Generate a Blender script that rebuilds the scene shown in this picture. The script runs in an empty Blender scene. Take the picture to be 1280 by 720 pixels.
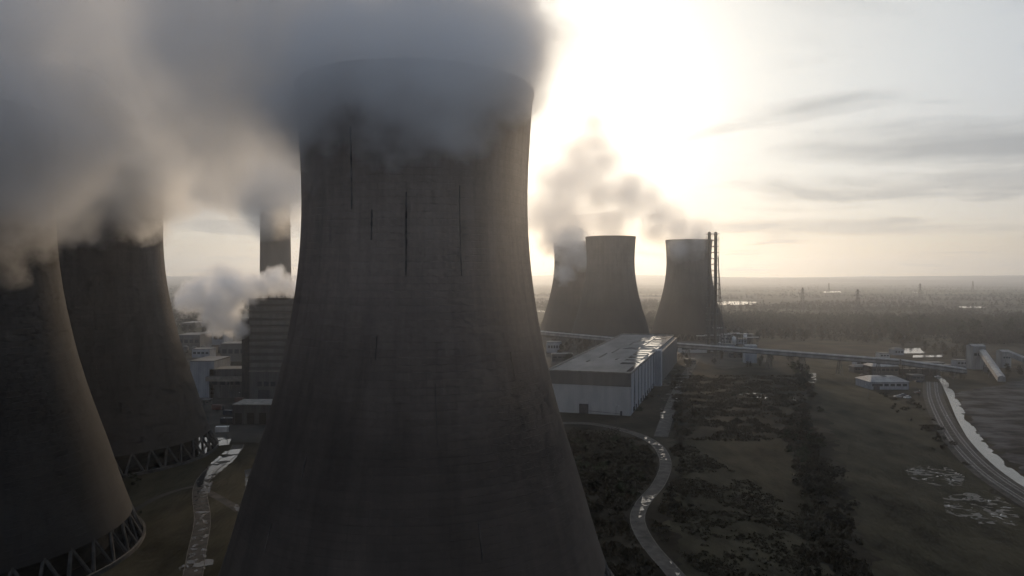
import bpy, math, random
from mathutils import Vector, Matrix, noise
random.seed(7)
sc = bpy.context.scene
C = sc.collection
R = math.radians
PI = math.pi

# ------------------------------------------------------------------ camera
F = 930.0; PITCH = R(0.924); H = 74.0
cam = bpy.data.objects.new('camera', bpy.data.cameras.new('camera')); C.objects.link(cam)
cam.location = (0, 0, H); cam.rotation_euler = (R(90) - PITCH, 0, 0)
cam.data.sensor_width = 36; cam.data.lens = F / 1280 * 36
cam.data.clip_start = 1; cam.data.clip_end = 60000
sc.camera = cam
sc.view_settings.view_transform = 'Standard'; sc.view_settings.look = 'None'
sc.view_settings.exposure = -0.65; sc.view_settings.gamma = 1
cy = sc.cycles
cy.use_adaptive_sampling = True; cy.adaptive_threshold = 0.045; cy.adaptive_min_samples = 12
cy.use_denoising = True
cy.max_bounces = 14; cy.diffuse_bounces = 2; cy.glossy_bounces = 2; cy.volume_bounces = 9
cy.transparent_max_bounces = 8; cy.transmission_bounces = 2
cy.volume_max_steps = 256; cy.volume_step_rate = 1.0
cy.sample_clamp_indirect = 6; cy.caustics_reflective = False; cy.caustics_refractive = False

# ------------------------------------------------------------------ sky + sun
SUN_EL, SUN_AZ = R(13.0), R(4.5)
w = bpy.data.worlds.new('World'); sc.world = w; w.use_nodes = True
nt = w.node_tree; nt.nodes.clear()
def N(nt, t, **k):
    n = nt.nodes.new(t)
    for a, b in k.items():
        if isinstance(a, str) and hasattr(n, a): setattr(n, a, b)
    return n
def math_(nt, op, a, b=None, c=None, clamp=False):
    n = nt.nodes.new('ShaderNodeMath'); n.operation = op; n.use_clamp = clamp
    for i, v in enumerate((a, b, c)):
        if v is None: continue
        if isinstance(v, (int, float)): n.inputs[i].default_value = v
        else: nt.links.new(v, n.inputs[i])
    return n.outputs[0]
def mixc(nt, f, a, b, mode='MIX'):
    n = nt.nodes.new('ShaderNodeMix'); n.data_type = 'RGBA'; n.blend_type = mode
    for i, v in ((0, f), (6, a), (7, b)):
        if isinstance(v, (int, float)): n.inputs[i].default_value = v
        elif isinstance(v, tuple): n.inputs[i].default_value = (*v[:3], 1)
        else: nt.links.new(v, n.inputs[i])
    return n.outputs[2]
def ramp(nt, f, pts):
    n = nt.nodes.new('ShaderNodeValToRGB'); nt.links.new(f, n.inputs[0])
    e = n.color_ramp.elements
    while len(e) < len(pts): e.new(0.5)
    for i, (p, c) in enumerate(pts):
        e[i].position = p
        e[i].color = (*c, 1) if isinstance(c, tuple) else (c, c, c, 1)
    return n.outputs[0]
tc = N(nt, 'ShaderNodeTexCoord')
vn = N(nt, 'ShaderNodeVectorMath', operation='NORMALIZE'); nt.links.new(tc.outputs['Generated'], vn.inputs[0])
sep = N(nt, 'ShaderNodeSeparateXYZ'); nt.links.new(vn.outputs[0], sep.inputs[0])
sk = N(nt, 'ShaderNodeTexSky', sky_type='NISHITA'); sk.sun_disc = False
sk.sun_elevation = SUN_EL; sk.sun_rotation = SUN_AZ; sk.air_density = 1.0; sk.dust_density = 1.2; sk.altitude = 80
sd = Vector((math.sin(SUN_AZ) * math.cos(SUN_EL), math.cos(SUN_AZ) * math.cos(SUN_EL), math.sin(SUN_EL)))
dt = N(nt, 'ShaderNodeVectorMath', operation='DOT_PRODUCT'); nt.links.new(vn.outputs[0], dt.inputs[0]); dt.inputs[1].default_value = sd
cosg = math_(nt, 'MAXIMUM', dt.outputs['Value'], 0.0)
g1 = math_(nt, 'POWER', cosg, 95.0); g2 = math_(nt, 'POWER', cosg, 4.3)
zz = math_(nt, 'MAXIMUM', sep.outputs[2], 0.0)
den = math_(nt, 'ADD', zz, 0.055)
cx = math_(nt, 'DIVIDE', sep.outputs[0], den); cyy = math_(nt, 'DIVIDE', sep.outputs[1], den)
cmb = N(nt, 'ShaderNodeCombineXYZ'); nt.links.new(cx, cmb.inputs[0]); nt.links.new(math_(nt, 'MULTIPLY', cyy, 1.0), cmb.inputs[1])
cmb.inputs[2].default_value = 3.7
na = N(nt, 'ShaderNodeTexNoise'); nt.links.new(cmb.outputs[0], na.inputs['Vector'])
na.inputs['Scale'].default_value = 0.55; na.inputs['Detail'].default_value = 6; na.inputs['Roughness'].default_value = 0.55; na.inputs['Distortion'].default_value = 0.4
nb = N(nt, 'ShaderNodeTexNoise'); nt.links.new(cmb.outputs[0], nb.inputs['Vector'])
nb.inputs['Scale'].default_value = 0.22; nb.inputs['Detail'].default_value = 3
# thin high veil lit by the sun, and darker banks below it (radiances x10: Background strength 0.1)
hz = math_(nt, 'SUBTRACT', 1.0, math_(nt, 'MULTIPLY', zz, 3.6), clamp=True)
hz2 = math_(nt, 'POWER', hz, 3.0)
veil0 = mixc(nt, hz2, (4.3, 5.2, 6.8), (7.6, 6.0, 4.0))
gv = N(nt, 'ShaderNodeVectorMath', operation='SCALE'); gv.inputs[0].default_value = (19.0, 17.6, 14.8); nt.links.new(g1, gv.inputs['Scale'])
gw = N(nt, 'ShaderNodeVectorMath', operation='SCALE'); gw.inputs[0].default_value = (9.6, 8.9, 6.7); nt.links.new(g2, gw.inputs['Scale'])
hz3 = math_(nt, 'POWER', math_(nt, 'SUBTRACT', 1.0, math_(nt, 'MULTIPLY', zz, 8.0), clamp=True), 1.5)
dl = N(nt, 'ShaderNodeVectorMath', operation='SCALE'); dl.inputs[0].default_value = (8.5, 4.4, 1.5); nt.links.new(math_(nt, 'MULTIPLY', hz3, math_(nt, 'POWER', cosg, 26.0)), dl.inputs['Scale'])
veil = mixc(nt, 1.0, mixc(nt, 1.0, mixc(nt, 1.0, veil0, gv.outputs[0], 'ADD'), gw.outputs[0], 'ADD'), dl.outputs[0], 'ADD')
bank = mixc(nt, 1.0, mixc(nt, hz2, (3.0, 3.6, 4.5), (4.6, 4.1, 3.8)), mixc(nt, 0.38, (0, 0, 0), gw.outputs[0]), 'ADD')
bankf = ramp(nt, na.outputs[0], [(0.53, 0.0), (0.66, 0.75)])
veilf = ramp(nt, nb.outputs[0], [(0.30, 0.72), (0.62, 0.95)])
skyc = mixc(nt, 1.0, sk.outputs[0], (0.62, 0.60, 0.60), 'MULTIPLY')
col = mixc(nt, bankf, mixc(nt, veilf, skyc, veil), bank)
az = math_(nt, 'ARCTAN2', sep.outputs[0], sep.outputs[1])
def soft_bank(col, az0, el0, wa, we, k, nscale):
    u = math_(nt, 'DIVIDE', math_(nt, 'SUBTRACT', az, az0), wa); v = math_(nt, 'DIVIDE', math_(nt, 'SUBTRACT', math_(nt, 'ADD', sep.outputs[2], math_(nt, 'MULTIPLY', u, .006)), el0), we)
    cb = N(nt, 'ShaderNodeCombineXYZ'); nt.links.new(math_(nt, 'MULTIPLY', az, 5.0), cb.inputs[0]); nt.links.new(math_(nt, 'MULTIPLY', sep.outputs[2], 34.0), cb.inputs[1]); cb.inputs[2].default_value = az0 * 9
    q = N(nt, 'ShaderNodeTexNoise'); nt.links.new(cb.outputs[0], q.inputs['Vector']); q.inputs['Scale'].default_value = nscale; q.inputs['Detail'].default_value = 6
    f = math_(nt, 'SUBTRACT', 1.0, math_(nt, 'ADD', math_(nt, 'MULTIPLY', u, u), math_(nt, 'MULTIPLY', v, v)))
    f = math_(nt, 'ADD', f, math_(nt, 'MULTIPLY', math_(nt, 'SUBTRACT', q.outputs[0], .5), 2.6))
    return mixc(nt, math_(nt, 'MULTIPLY', math_(nt, 'MULTIPLY', f, 1.2, clamp=True), k), col, bank)
col = soft_bank(col, .52, .155, .20, .030, .85, .8)
col = soft_bank(col, .42, .058, .20, .012, .6, 1.0)
col = soft_bank(col, .62, .105, .14, .012, .5, 1.0)
col = soft_bank(col, -.30, .060, .16, .012, .6, 1.0)
bg = N(nt, 'ShaderNodeBackground'); bg.inputs[1].default_value = 0.10
nt.links.new(col, bg.inputs[0])
out = N(nt, 'ShaderNodeOutputWorld'); nt.links.new(bg.outputs[0], out.inputs[0])

sl = bpy.data.lights.new('sun', 'SUN'); sl.energy = 2.3; sl.angle = R(4); sl.color = (1.0, 0.74, 0.48)
so = bpy.data.objects.new('sun', sl); C.objects.link(so)
so.rotation_euler = (-sd).to_track_quat('-Z', 'Y').to_euler(); so.location = (0, 0, 900)

# ------------------------------------------------------------------ helpers
def gp(px, py, z=0.0):
    x = (px - 640) / F; y = (360 - py) / F
    d = Vector((x, math.cos(PITCH) + y * math.sin(PITCH), -math.sin(PITCH) + y * math.cos(PITCH)))
    return Vector((0, 0, H)) + d * ((z - H) / d.z)
def pd(px, py, D):
    x = (px - 640) / F; y = (360 - py) / F
    d = Vector((x, math.cos(PITCH) + y * math.sin(PITCH), -math.sin(PITCH) + y * math.cos(PITCH)))
    return Vector((0, 0, H)) + d * (D / d.y)
def tag(o, label=None, cat=None, group=None, kind=None):
    if label: o['label'] = label
    if cat: o['category'] = cat
    if group: o['group'] = group
    if kind: o['kind'] = kind
    return o
def empty(name, loc, rz=0.0, **k):
    o = bpy.data.objects.new(name, None); C.objects.link(o); o.location = loc; o.rotation_euler = (0, 0, rz)
    return tag(o, **k)
def copy_tree(o, parent=None):
    c = o.copy(); C.objects.link(c); c.parent = parent
    for ch in list(o.children): copy_tree(ch, c)
    return c
class MB:
    def __init__(s): s.v = []; s.f = []; s.uv = None
    def box(s, a, b, taper=0.0):
        x0, y0, z0 = a; x1, y1, z1 = b; n = len(s.v); t = taper
        s.v += [(x0, y0, z0), (x1, y0, z0), (x1, y1, z0), (x0, y1, z0),
                (x0 + t, y0 + t, z1), (x1 - t, y0 + t, z1), (x1 - t, y1 - t, z1), (x0 + t, y1 - t, z1)]
        s.f += [tuple(n + i for i in q) for q in ((3, 2, 1, 0), (4, 5, 6, 7), (0, 1, 5, 4), (1, 2, 6, 5), (2, 3, 7, 6), (3, 0, 4, 7))]
        return s
    def bar(s, a, b, r0, r1=None, k=4):
        a = Vector(a); b = Vector(b); r1 = r0 if r1 is None else r1
        d = (b - a)
        if d.length < 1e-6: return s
        d.normalize(); u = d.orthogonal().normalized()
        if abs(d.z) < 0.99: u = Vector((0, 0, 1)).cross(d).normalized()
        w_ = d.cross(u); n = len(s.v)
        off = PI / 4 if k == 4 else 0
        for p, r in ((a, r0), (b, r1)):
            for i in range(k):
                t = 2 * PI * i / k + off
                s.v.append(tuple(p + u * (r * math.cos(t)) + w_ * (r * math.sin(t))))
        for i in range(k):
            j = (i + 1) % k; s.f.append((n + i, n + j, n + k + j, n + k + i))
        s.f.append(tuple(n + k - 1 - i for i in range(k))); s.f.append(tuple(n + k + i for i in range(k)))
        return s
    def lathe(s, prof, k=24, c=(0, 0), closed=False):
        n = len(s.v); m = len(prof)
        for (r, z) in prof:
            for i in range(k):
                t = 2 * PI * i / k; s.v.append((c[0] + r * math.cos(t), c[1] + r * math.sin(t), z))
        for a in range(m if closed else m - 1):
            b = (a + 1) % m
            for i in range(k):
                j = (i + 1) % k; s.f.append((n + a * k + i, n + a * k + j, n + b * k + j, n + b * k + i))
        if not closed:
            s.f.append(tuple(n + k - 1 - i for i in range(k))); s.f.append(tuple(n + (m - 1) * k + i for i in range(k)))
        return s
    def poly(s, pts, z=0.0):
        n = len(s.v)
        s.v += [(p[0], p[1], p[2] if len(p) > 2 else z) for p in pts]; s.f.append(tuple(range(n, n + len(pts)))); return s
    def quad(s, a, b, c, d):
        n = len(s.v); s.v += [tuple(a), tuple(b), tuple(c), tuple(d)]; s.f.append((n, n + 1, n + 2, n + 3)); return s
    def build(s, name, m, parent=None, smooth=False):
        me = bpy.data.meshes.new(name); me.from_pydata(s.v, [], s.f); me.update()
        if smooth: me.polygons.foreach_set('use_smooth', [True] * len(me.polygons))
        o = bpy.data.objects.new(name, me); C.objects.link(o); me.materials.append(m)
        if parent: o.parent = parent
        return o
def strip(pts, w0, z, w1=None, step=4.0):
    """ribbon along a smoothed centre line; returns MB"""
    P = [Vector((p[0], p[1])) for p in pts]; q = []
    for i in range(len(P) - 1):
        p0 = P[max(i - 1, 0)]; p1 = P[i]; p2 = P[i + 1]; p3 = P[min(i + 2, len(P) - 1)]
        n = max(2, int((p2 - p1).length / step))
        for k in range(n):
            t = k / n
            q.append(0.5 * ((2 * p1) + (p2 - p0) * t + (2 * p0 - 5 * p1 + 4 * p2 - p3) * t * t + (3 * p1 - p0 - 3 * p2 + p3) * t ** 3))
    q.append(P[-1]); mb = MB(); w1 = w0 if w1 is None else w1
    L = []; Rr = []
    for i, p in enumerate(q):
        d = (q[min(i + 1, len(q) - 1)] - q[max(i - 1, 0)]).normalized(); nrm = Vector((-d.y, d.x))
        ww = (w0 + (w1 - w0) * i / (len(q) - 1)) / 2
        L.append(p + nrm * ww); Rr.append(p - nrm * ww)
    for i in range(len(q) - 1):
        mb.quad((*Rr[i], z), (*Rr[i + 1], z), (*L[i + 1], z), (*L[i], z))
    return mb, q, L, Rr
def inside(p, poly):
    c = False; j = len(poly) - 1
    for i in range(len(poly)):
        a, b = poly[i], poly[j]
        if (a[1] > p[1]) != (b[1] > p[1]) and p[0] < (b[0] - a[0]) * (p[1] - a[1]) / (b[1] - a[1]) + a[0]: c = not c
        j = i
    return c
def patches(mb, poly, cell, thr, z, scale, seed=0, ani=(1, 1), ridge=0, line=None):
    """irregular flat patches: cells of a jittered grid whose noise is over thr, clipped corner by corner"""
    xs = [p[0] for p in poly]; ys = [p[1] for p in poly]
    nx = int((max(xs) - min(xs)) / cell) + 1; ny = int((max(ys) - min(ys)) / cell) + 1
    x0, y0 = min(xs), min(ys)
    def f(x, y):
        v = noise.fractal(Vector((x * ani[0] / scale, y * ani[1] / scale, seed)), 0.9, 2.0, 4)
        if ridge: return ridge - abs(v) + min(0, .35 * noise.noise(Vector((x / 4, y / 4, seed + 3.3))))
        return v - thr
    g = [[f(x0 + i * cell, y0 + j * cell) for j in range(ny + 1)] for i in range(nx + 1)]
    for i in range(nx):
        for j in range(ny):
            cs = [(i, j), (i + 1, j), (i + 1, j + 1), (i, j + 1)]
            vs = [g[a][b] for a, b in cs]
            if max(vs) <= 0: continue
            if not inside((x0 + (i + .5) * cell, y0 + (j + .5) * cell), poly): continue
            if line and min((Vector((x0 + (i + .5) * cell, y0 + (j + .5) * cell)) - c_).length for c_ in line[0]) > line[1]: continue
            out = []
            for k in range(4):
                a, b = cs[k], cs[(k + 1) % 4]; va, vb = vs[k], vs[(k + 1) % 4]
                if va > 0: out.append((x0 + a[0] * cell, y0 + a[1] * cell, z))
                if (va > 0) != (vb > 0):
                    t = va / (va - vb); out.append((x0 + (a[0] + (b[0] - a[0]) * t) * cell, y0 + (a[1] + (b[1] - a[1]) * t) * cell, z))
            if len(out) >= 3: mb.poly(out)
    return mb

# ------------------------------------------------------------------ materials
def newmat(name):
    m = bpy.data.materials.new(name); m.use_nodes = True; t = m.node_tree
    return m, t, t.nodes['Principled BSDF']
def noisy(name, c1, c2, scale=0.1, rough=0.85, ani=(1, 1, 1), detail=5, bump=0.0, bscale=None, spec=0.3, metal=0.0, lo=0.35, hi=0.65, coords='Object'):
    m, t, b = newmat(name)
    tc = N(t, 'ShaderNodeTexCoord'); mp = N(t, 'ShaderNodeMapping'); t.links.new(tc.outputs[coords], mp.inputs[0]); mp.inputs['Scale'].default_value = ani
    n = N(t, 'ShaderNodeTexNoise'); t.links.new(mp.outputs[0], n.inputs['Vector']); n.inputs['Scale'].default_value = scale; n.inputs['Detail'].default_value = detail; n.inputs['Roughness'].default_value = 0.6
    t.links.new(ramp(t, n.outputs[0], [(lo, c1), (hi, c2)]), b.inputs['Base Color'])
    b.inputs['Roughness'].default_value = rough; b.inputs['Specular IOR Level'].default_value = spec; b.inputs['Metallic'].default_value = metal
    if bump:
        n2 = N(t, 'ShaderNodeTexNoise'); t.links.new(mp.outputs[0], n2.inputs['Vector']); n2.inputs['Scale'].default_value = bscale or scale * 4; n2.inputs['Detail'].default_value = 4
        bp = N(t, 'ShaderNodeBump'); bp.inputs['Distance'].default_value = bump; t.links.new(n2.outputs[0], bp.inputs['Height']); t.links.new(bp.outputs[0], b.inputs['Normal'])
    return m
def cladding(name, c1, c2, pitch=1.2, horiz=False, rough=0.6, bump=0.12, ribk=.22):
    """profiled metal sheet: ribs in bump and shaded in colour, rust and dirt in colour"""
    m, t, b = newmat(name)
    tc = N(t, 'ShaderNodeTexCoord'); sp = N(t, 'ShaderNodeSeparateXYZ'); t.links.new(tc.outputs['Object'], sp.inputs[0])
    s = sp.outputs[2] if horiz else math_(t, 'ADD', sp.outputs[0], sp.outputs[1])
    ph = math_(t, 'FRACT', math_(t, 'DIVIDE', s, pitch))
    rib = math_(t, 'LESS_THAN', math_(t, 'ABSOLUTE', math_(t, 'SUBTRACT', ph, 0.5)), 0.2)
    n = N(t, 'ShaderNodeTexNoise'); mp = N(t, 'ShaderNodeMapping'); mp.inputs['Scale'].default_value = (1, 1, 0.25); t.links.new(tc.outputs['Object'], mp.inputs[0]); t.links.new(mp.outputs[0], n.inputs['Vector'])
    n.inputs['Scale'].default_value = 0.25; n.inputs['Detail'].default_value = 6
    c = ramp(t, n.outputs[0], [(0.35, c1), (0.65, c2)])
    c = mixc(t, math_(t, 'MULTIPLY', rib, ribk), c, (c1[0] * .6, c1[1] * .6, c1[2] * .6))  # shade along the ribs put into the colour as well
    t.links.new(c, b.inputs['Base Color']); b.inputs['Roughness'].default_value = rough
    bp = N(t, 'ShaderNodeBump'); bp.inputs['Distance'].default_value = bump; t.links.new(rib, bp.inputs['Height']); t.links.new(bp.outputs[0], b.inputs['Normal'])
    return m

M = {}
# tower concrete: shuttering lifts and panels from UV (metres), rain stains, darker lower shell under a glare-paled upper part
def concrete(name, seed, base=(0.26, 0.205, 0.165)):
    m, t, b = newmat(name)
    uv = N(t, 'ShaderNodeUVMap')
    br = N(t, 'ShaderNodeTexBrick'); t.links.new(uv.outputs[0], br.inputs['Vector']); br.offset = 0.0
    br.inputs['Scale'].default_value = 1.0; br.inputs['Brick Width'].default_value = 2.9; br.inputs['Row Height'].default_value = 1.45
    br.inputs['Mortar Size'].default_value = 0.07; br.inputs['Mortar Smooth'].default_value = 0.6; br.inputs['Bias'].default_value = -0.1
    br.inputs['Color1'].default_value = (1, 1, 1, 1); br.inputs['Color2'].default_value = (0.86, 0.86, 0.86, 1); br.inputs['Mortar'].default_value = (0.74, 0.74, 0.74, 1)
    lf = N(t, 'ShaderNodeTexBrick'); t.links.new(uv.outputs[0], lf.inputs['Vector']); lf.offset = 0.5
    lf.inputs['Scale'].default_value = 1.0; lf.inputs['Brick Width'].default_value = 60.0; lf.inputs['Row Height'].default_value = 1.45
    lf.inputs['Mortar Size'].default_value = 0.05; lf.inputs['Mortar Smooth'].default_value = 0.8
    lf.inputs['Color1'].default_value = (1, 1, 1, 1); lf.inputs['Color2'].default_value = (0.95, 0.95, 0.95, 1); lf.inputs['Mortar'].default_value = (0.92, 0.92, 0.92, 1)
    def nz(sx, sy, det, rgh=0.6):
        mp = N(t, 'ShaderNodeMapping'); mp.inputs['Scale'].default_value = (sx, sy, 1); mp.inputs['Location'].default_value = (seed * 13.7, seed * 5.1, 0)
        t.links.new(uv.outputs[0], mp.inputs[0]); n = N(t, 'ShaderNodeTexNoise'); t.links.new(mp.outputs[0], n.inputs['Vector'])
        n.inputs['Scale'].default_value = 1; n.inputs['Detail'].default_value = det; n.inputs['Roughness'].default_value = rgh; return n.outputs[0]
    band = ramp(t, nz(0.008, 0.55, 4), [(0.3, 0.93), (0.7, 1.04)])        # pour lifts of slightly different tone
    streak = ramp(t, nz(0.22, 0.016, 7, .75), [(0.36, 0.80), (0.56, 1.06)])      # rain streaks
    blot = ramp(t, nz(0.045, 0.03, 8, .7), [(0.32, 0.72), (0.68, 1.2)])
    fine = ramp(t, nz(0.8, 0.8, 6, .7), [(0.3, 0.88), (0.7, 1.1)])
    sp = N(t, 'ShaderNodeSeparateXYZ'); t.links.new(uv.outputs[0], sp.inputs[0])
    # lower two thirds darker, ragged edge; haze glare put into the paler upper colour
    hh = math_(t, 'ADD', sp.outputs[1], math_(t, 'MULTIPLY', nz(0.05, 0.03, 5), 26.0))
    height_tone = ramp(t, math_(t, 'DIVIDE', hh, 130.0), [(0.40, (0.30, 0.30, 0.30)), (0.78, (1, 1, 1))])
    gridm = math_(t, 'MULTIPLY', math_(t, 'SUBTRACT', nz(0.03, 0.05, 4), 0.50), 6.0, clamp=True)
    c = mixc(t, 1.0, lf.outputs['Color'], (*base, 1), 'MULTIPLY')
    cg = mixc(t, gridm, c, mixc(t, 1.0, c, br.outputs['Color'], 'MULTIPLY'))
    for x in (band, streak, blot, fine, height_tone): cg = mixc(t, 1.0, cg, x, 'MULTIPLY')
    t.links.new(cg, b.inputs['Base Color']); b.inputs['Roughness'].default_value = 0.93; b.inputs['Specular IOR Level'].default_value = 0.2
    bp = N(t, 'ShaderNodeBump'); bp.inputs['Distance'].default_value = 0.025; t.links.new(lf.outputs['Fac'], bp.inputs['Height']); bp.invert = True
    bp2 = N(t, 'ShaderNodeBump'); bp2.inputs['Distance'].default_value = 0.10; t.links.new(fine, bp2.inputs['Height']); t.links.new(bp.outputs[0], bp2.inputs['Normal'])
    t.links.new(bp2.outputs[0], b.inputs['Normal'])
    return m
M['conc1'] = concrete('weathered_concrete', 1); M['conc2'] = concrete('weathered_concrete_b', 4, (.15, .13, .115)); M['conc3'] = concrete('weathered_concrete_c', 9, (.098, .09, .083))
M['conc_plain'] = noisy('cast_concrete', (.13, .125, .115), (.24, .225, .2), .35, .9, bump=.03)
M['leg'] = noisy('leg_concrete', (.03, .029, .028), (.075, .07, .065), .6, .9)
M['dark'] = noisy('dark_steel', (.025, .025, .027), (.06, .058, .055), .5, .7)
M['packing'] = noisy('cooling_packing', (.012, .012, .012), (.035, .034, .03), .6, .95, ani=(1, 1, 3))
M['stain'] = noisy('black_stain', (.03, .028, .026), (.12, .10, .085), .35, .95)
M['steel'] = noisy('galvanised_steel', (.06, .06, .06), (.13, .128, .125), .3, .7, metal=.15, spec=.2)
M['flue'] = noisy('flue_steel', (.05, .048, .045), (.11, .10, .095), .12, .75, ani=(1, 1, .2))
M['white_clad'] = cladding('white_cladding', (.34, .34, .335), (.42, .415, .40), 1.0, ribk=.08, bump=.04)
M['band_clad'] = cladding('brown_cladding', (.085, .08, .075), (.12, .113, .105), 1.0, ribk=.1, bump=.05)
M['grey_clad'] = cladding('grey_cladding', (.20, .22, .25), (.32, .34, .37), 1.1)
M['boiler_clad'] = cladding('boiler_cladding', (.09, .087, .083), (.15, .145, .14), 4.2, horiz=True, bump=.5, ribk=.8)
M['dark_clad'] = cladding('dark_cladding', (.05, .05, .055), (.10, .10, .10), 1.5)
M['gallery'] = cladding('gallery_cladding', (.17, .17, .17), (.30, .30, .29), 1.6)
M['roofing'] = noisy('flat_roofing', (.10, .098, .095), (.20, .195, .185), .06, .85, ani=(1, .35, 1), detail=8, bump=.02, bscale=2)
M['white'] = noisy('white_paint', (.55, .55, .54), (.75, .75, .73), .4, .5)
M['glass'] = noisy('window_glass', (.02, .025, .03), (.05, .055, .06), .3, .12, spec=.6)
M['door'] = noisy('dark_door', (.03, .03, .035), (.06, .06, .065), .5, .6)
M['asphalt'] = noisy('asphalt', (.022, .022, .022), (.065, .062, .058), .3, .95, detail=8, bump=.02, bscale=3, spec=.15)
M['concrete_road'] = noisy('worn_road', (.032, .031, .030), (.085, .082, .076), .3, .93, detail=8, bump=.02, bscale=3, spec=.15)
M['kerb'] = noisy('kerb_stone', (.06, .058, .055), (.13, .125, .115), .4, .9)
M['yard'] = noisy('yard_surface', (.022, .022, .021), (.06, .057, .052), .05, .8, detail=9, bump=.05, bscale=1.0, spec=.04)
M['ballast'] = noisy('ballast', (.035, .033, .03), (.085, .08, .072), .25, .95, detail=8, bump=.1, bscale=2, spec=.04)
M['rail'] = noisy('rail_steel', (.12, .10, .09), (.3, .28, .26), .5, .35, metal=.8)
M['sleeper'] = noisy('sleeper_concrete', (.14, .13, .12), (.22, .21, .2), .5, .9)
M['grass'] = noisy('mown_grass', (.009, .010, .0065), (.052, .047, .031), .07, .95, ani=(1, .4, 1), detail=14, bump=.35, bscale=.8, lo=.34, hi=.66, spec=.04)
M['rough_grass'] = noisy('rough_grass', (.011, .011, .008), (.040, .034, .024), .05, .95, detail=12, bump=.5, bscale=.5, lo=.36, hi=.66, spec=.04)
M['tyre_track'] = noisy('wheel_track', (.05, .045, .03), (.09, .078, .056), .1, .95)
M['ash'] = noisy('ash_field', (.008, .008, .009), (.075, .075, .078), .06, .9, ani=(.8, 1.2, 1), detail=14, bump=1.2, bscale=.2, lo=.42, hi=.60, spec=.04)
M['crust'] = noisy('pale_crust', (.09, .086, .075), (.19, .18, .16), .3, .8, detail=8, spec=.04)
M['bark'] = noisy('bark', (.03, .025, .02), (.07, .06, .05), .8, .95, ani=(1, 1, .2), spec=.04)
M['twig'] = noisy('winter_twigs', (.030, .025, .018), (.062, .050, .034), .3, .95, spec=.04)
M['twig2'] = noisy('dark_scrub', (.010, .011, .008), (.028, .026, .018), .3, .95, spec=.04)
M['evergreen'] = noisy('evergreen', (.015, .022, .012), (.038, .048, .026), .4, .95, spec=.04)
M['bramble'] = noisy('bramble', (.022, .019, .012), (.052, .044, .030), .3, .95, spec=.04)
def watermat(name, rough=0.03, col=(.02, .022, .024), bump=0.02):
    m, t, b = newmat(name); b.inputs['Base Color'].default_value = (*col, 1); b.inputs['Roughness'].default_value = rough; b.inputs['IOR'].default_value = 1.33
    tc = N(t, 'ShaderNodeTexCoord'); n = N(t, 'ShaderNodeTexNoise'); t.links.new(tc.outputs['Object'], n.inputs['Vector']); n.inputs['Scale'].default_value = 1.2; n.inputs['Detail'].default_value = 3
    bp = N(t, 'ShaderNodeBump'); bp.inputs['Distance'].default_value = bump; t.links.new(n.outputs[0], bp.inputs['Height']); t.links.new(bp.outputs[0], b.inputs['Normal'])
    return m
M['water'] = watermat('still_water'); M['canal'] = watermat('silty_water', .2, (.07, .07, .065), .05)
M['ice'] = watermat('lagoon_water', .05, (.06, .065, .07), .02)

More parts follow.
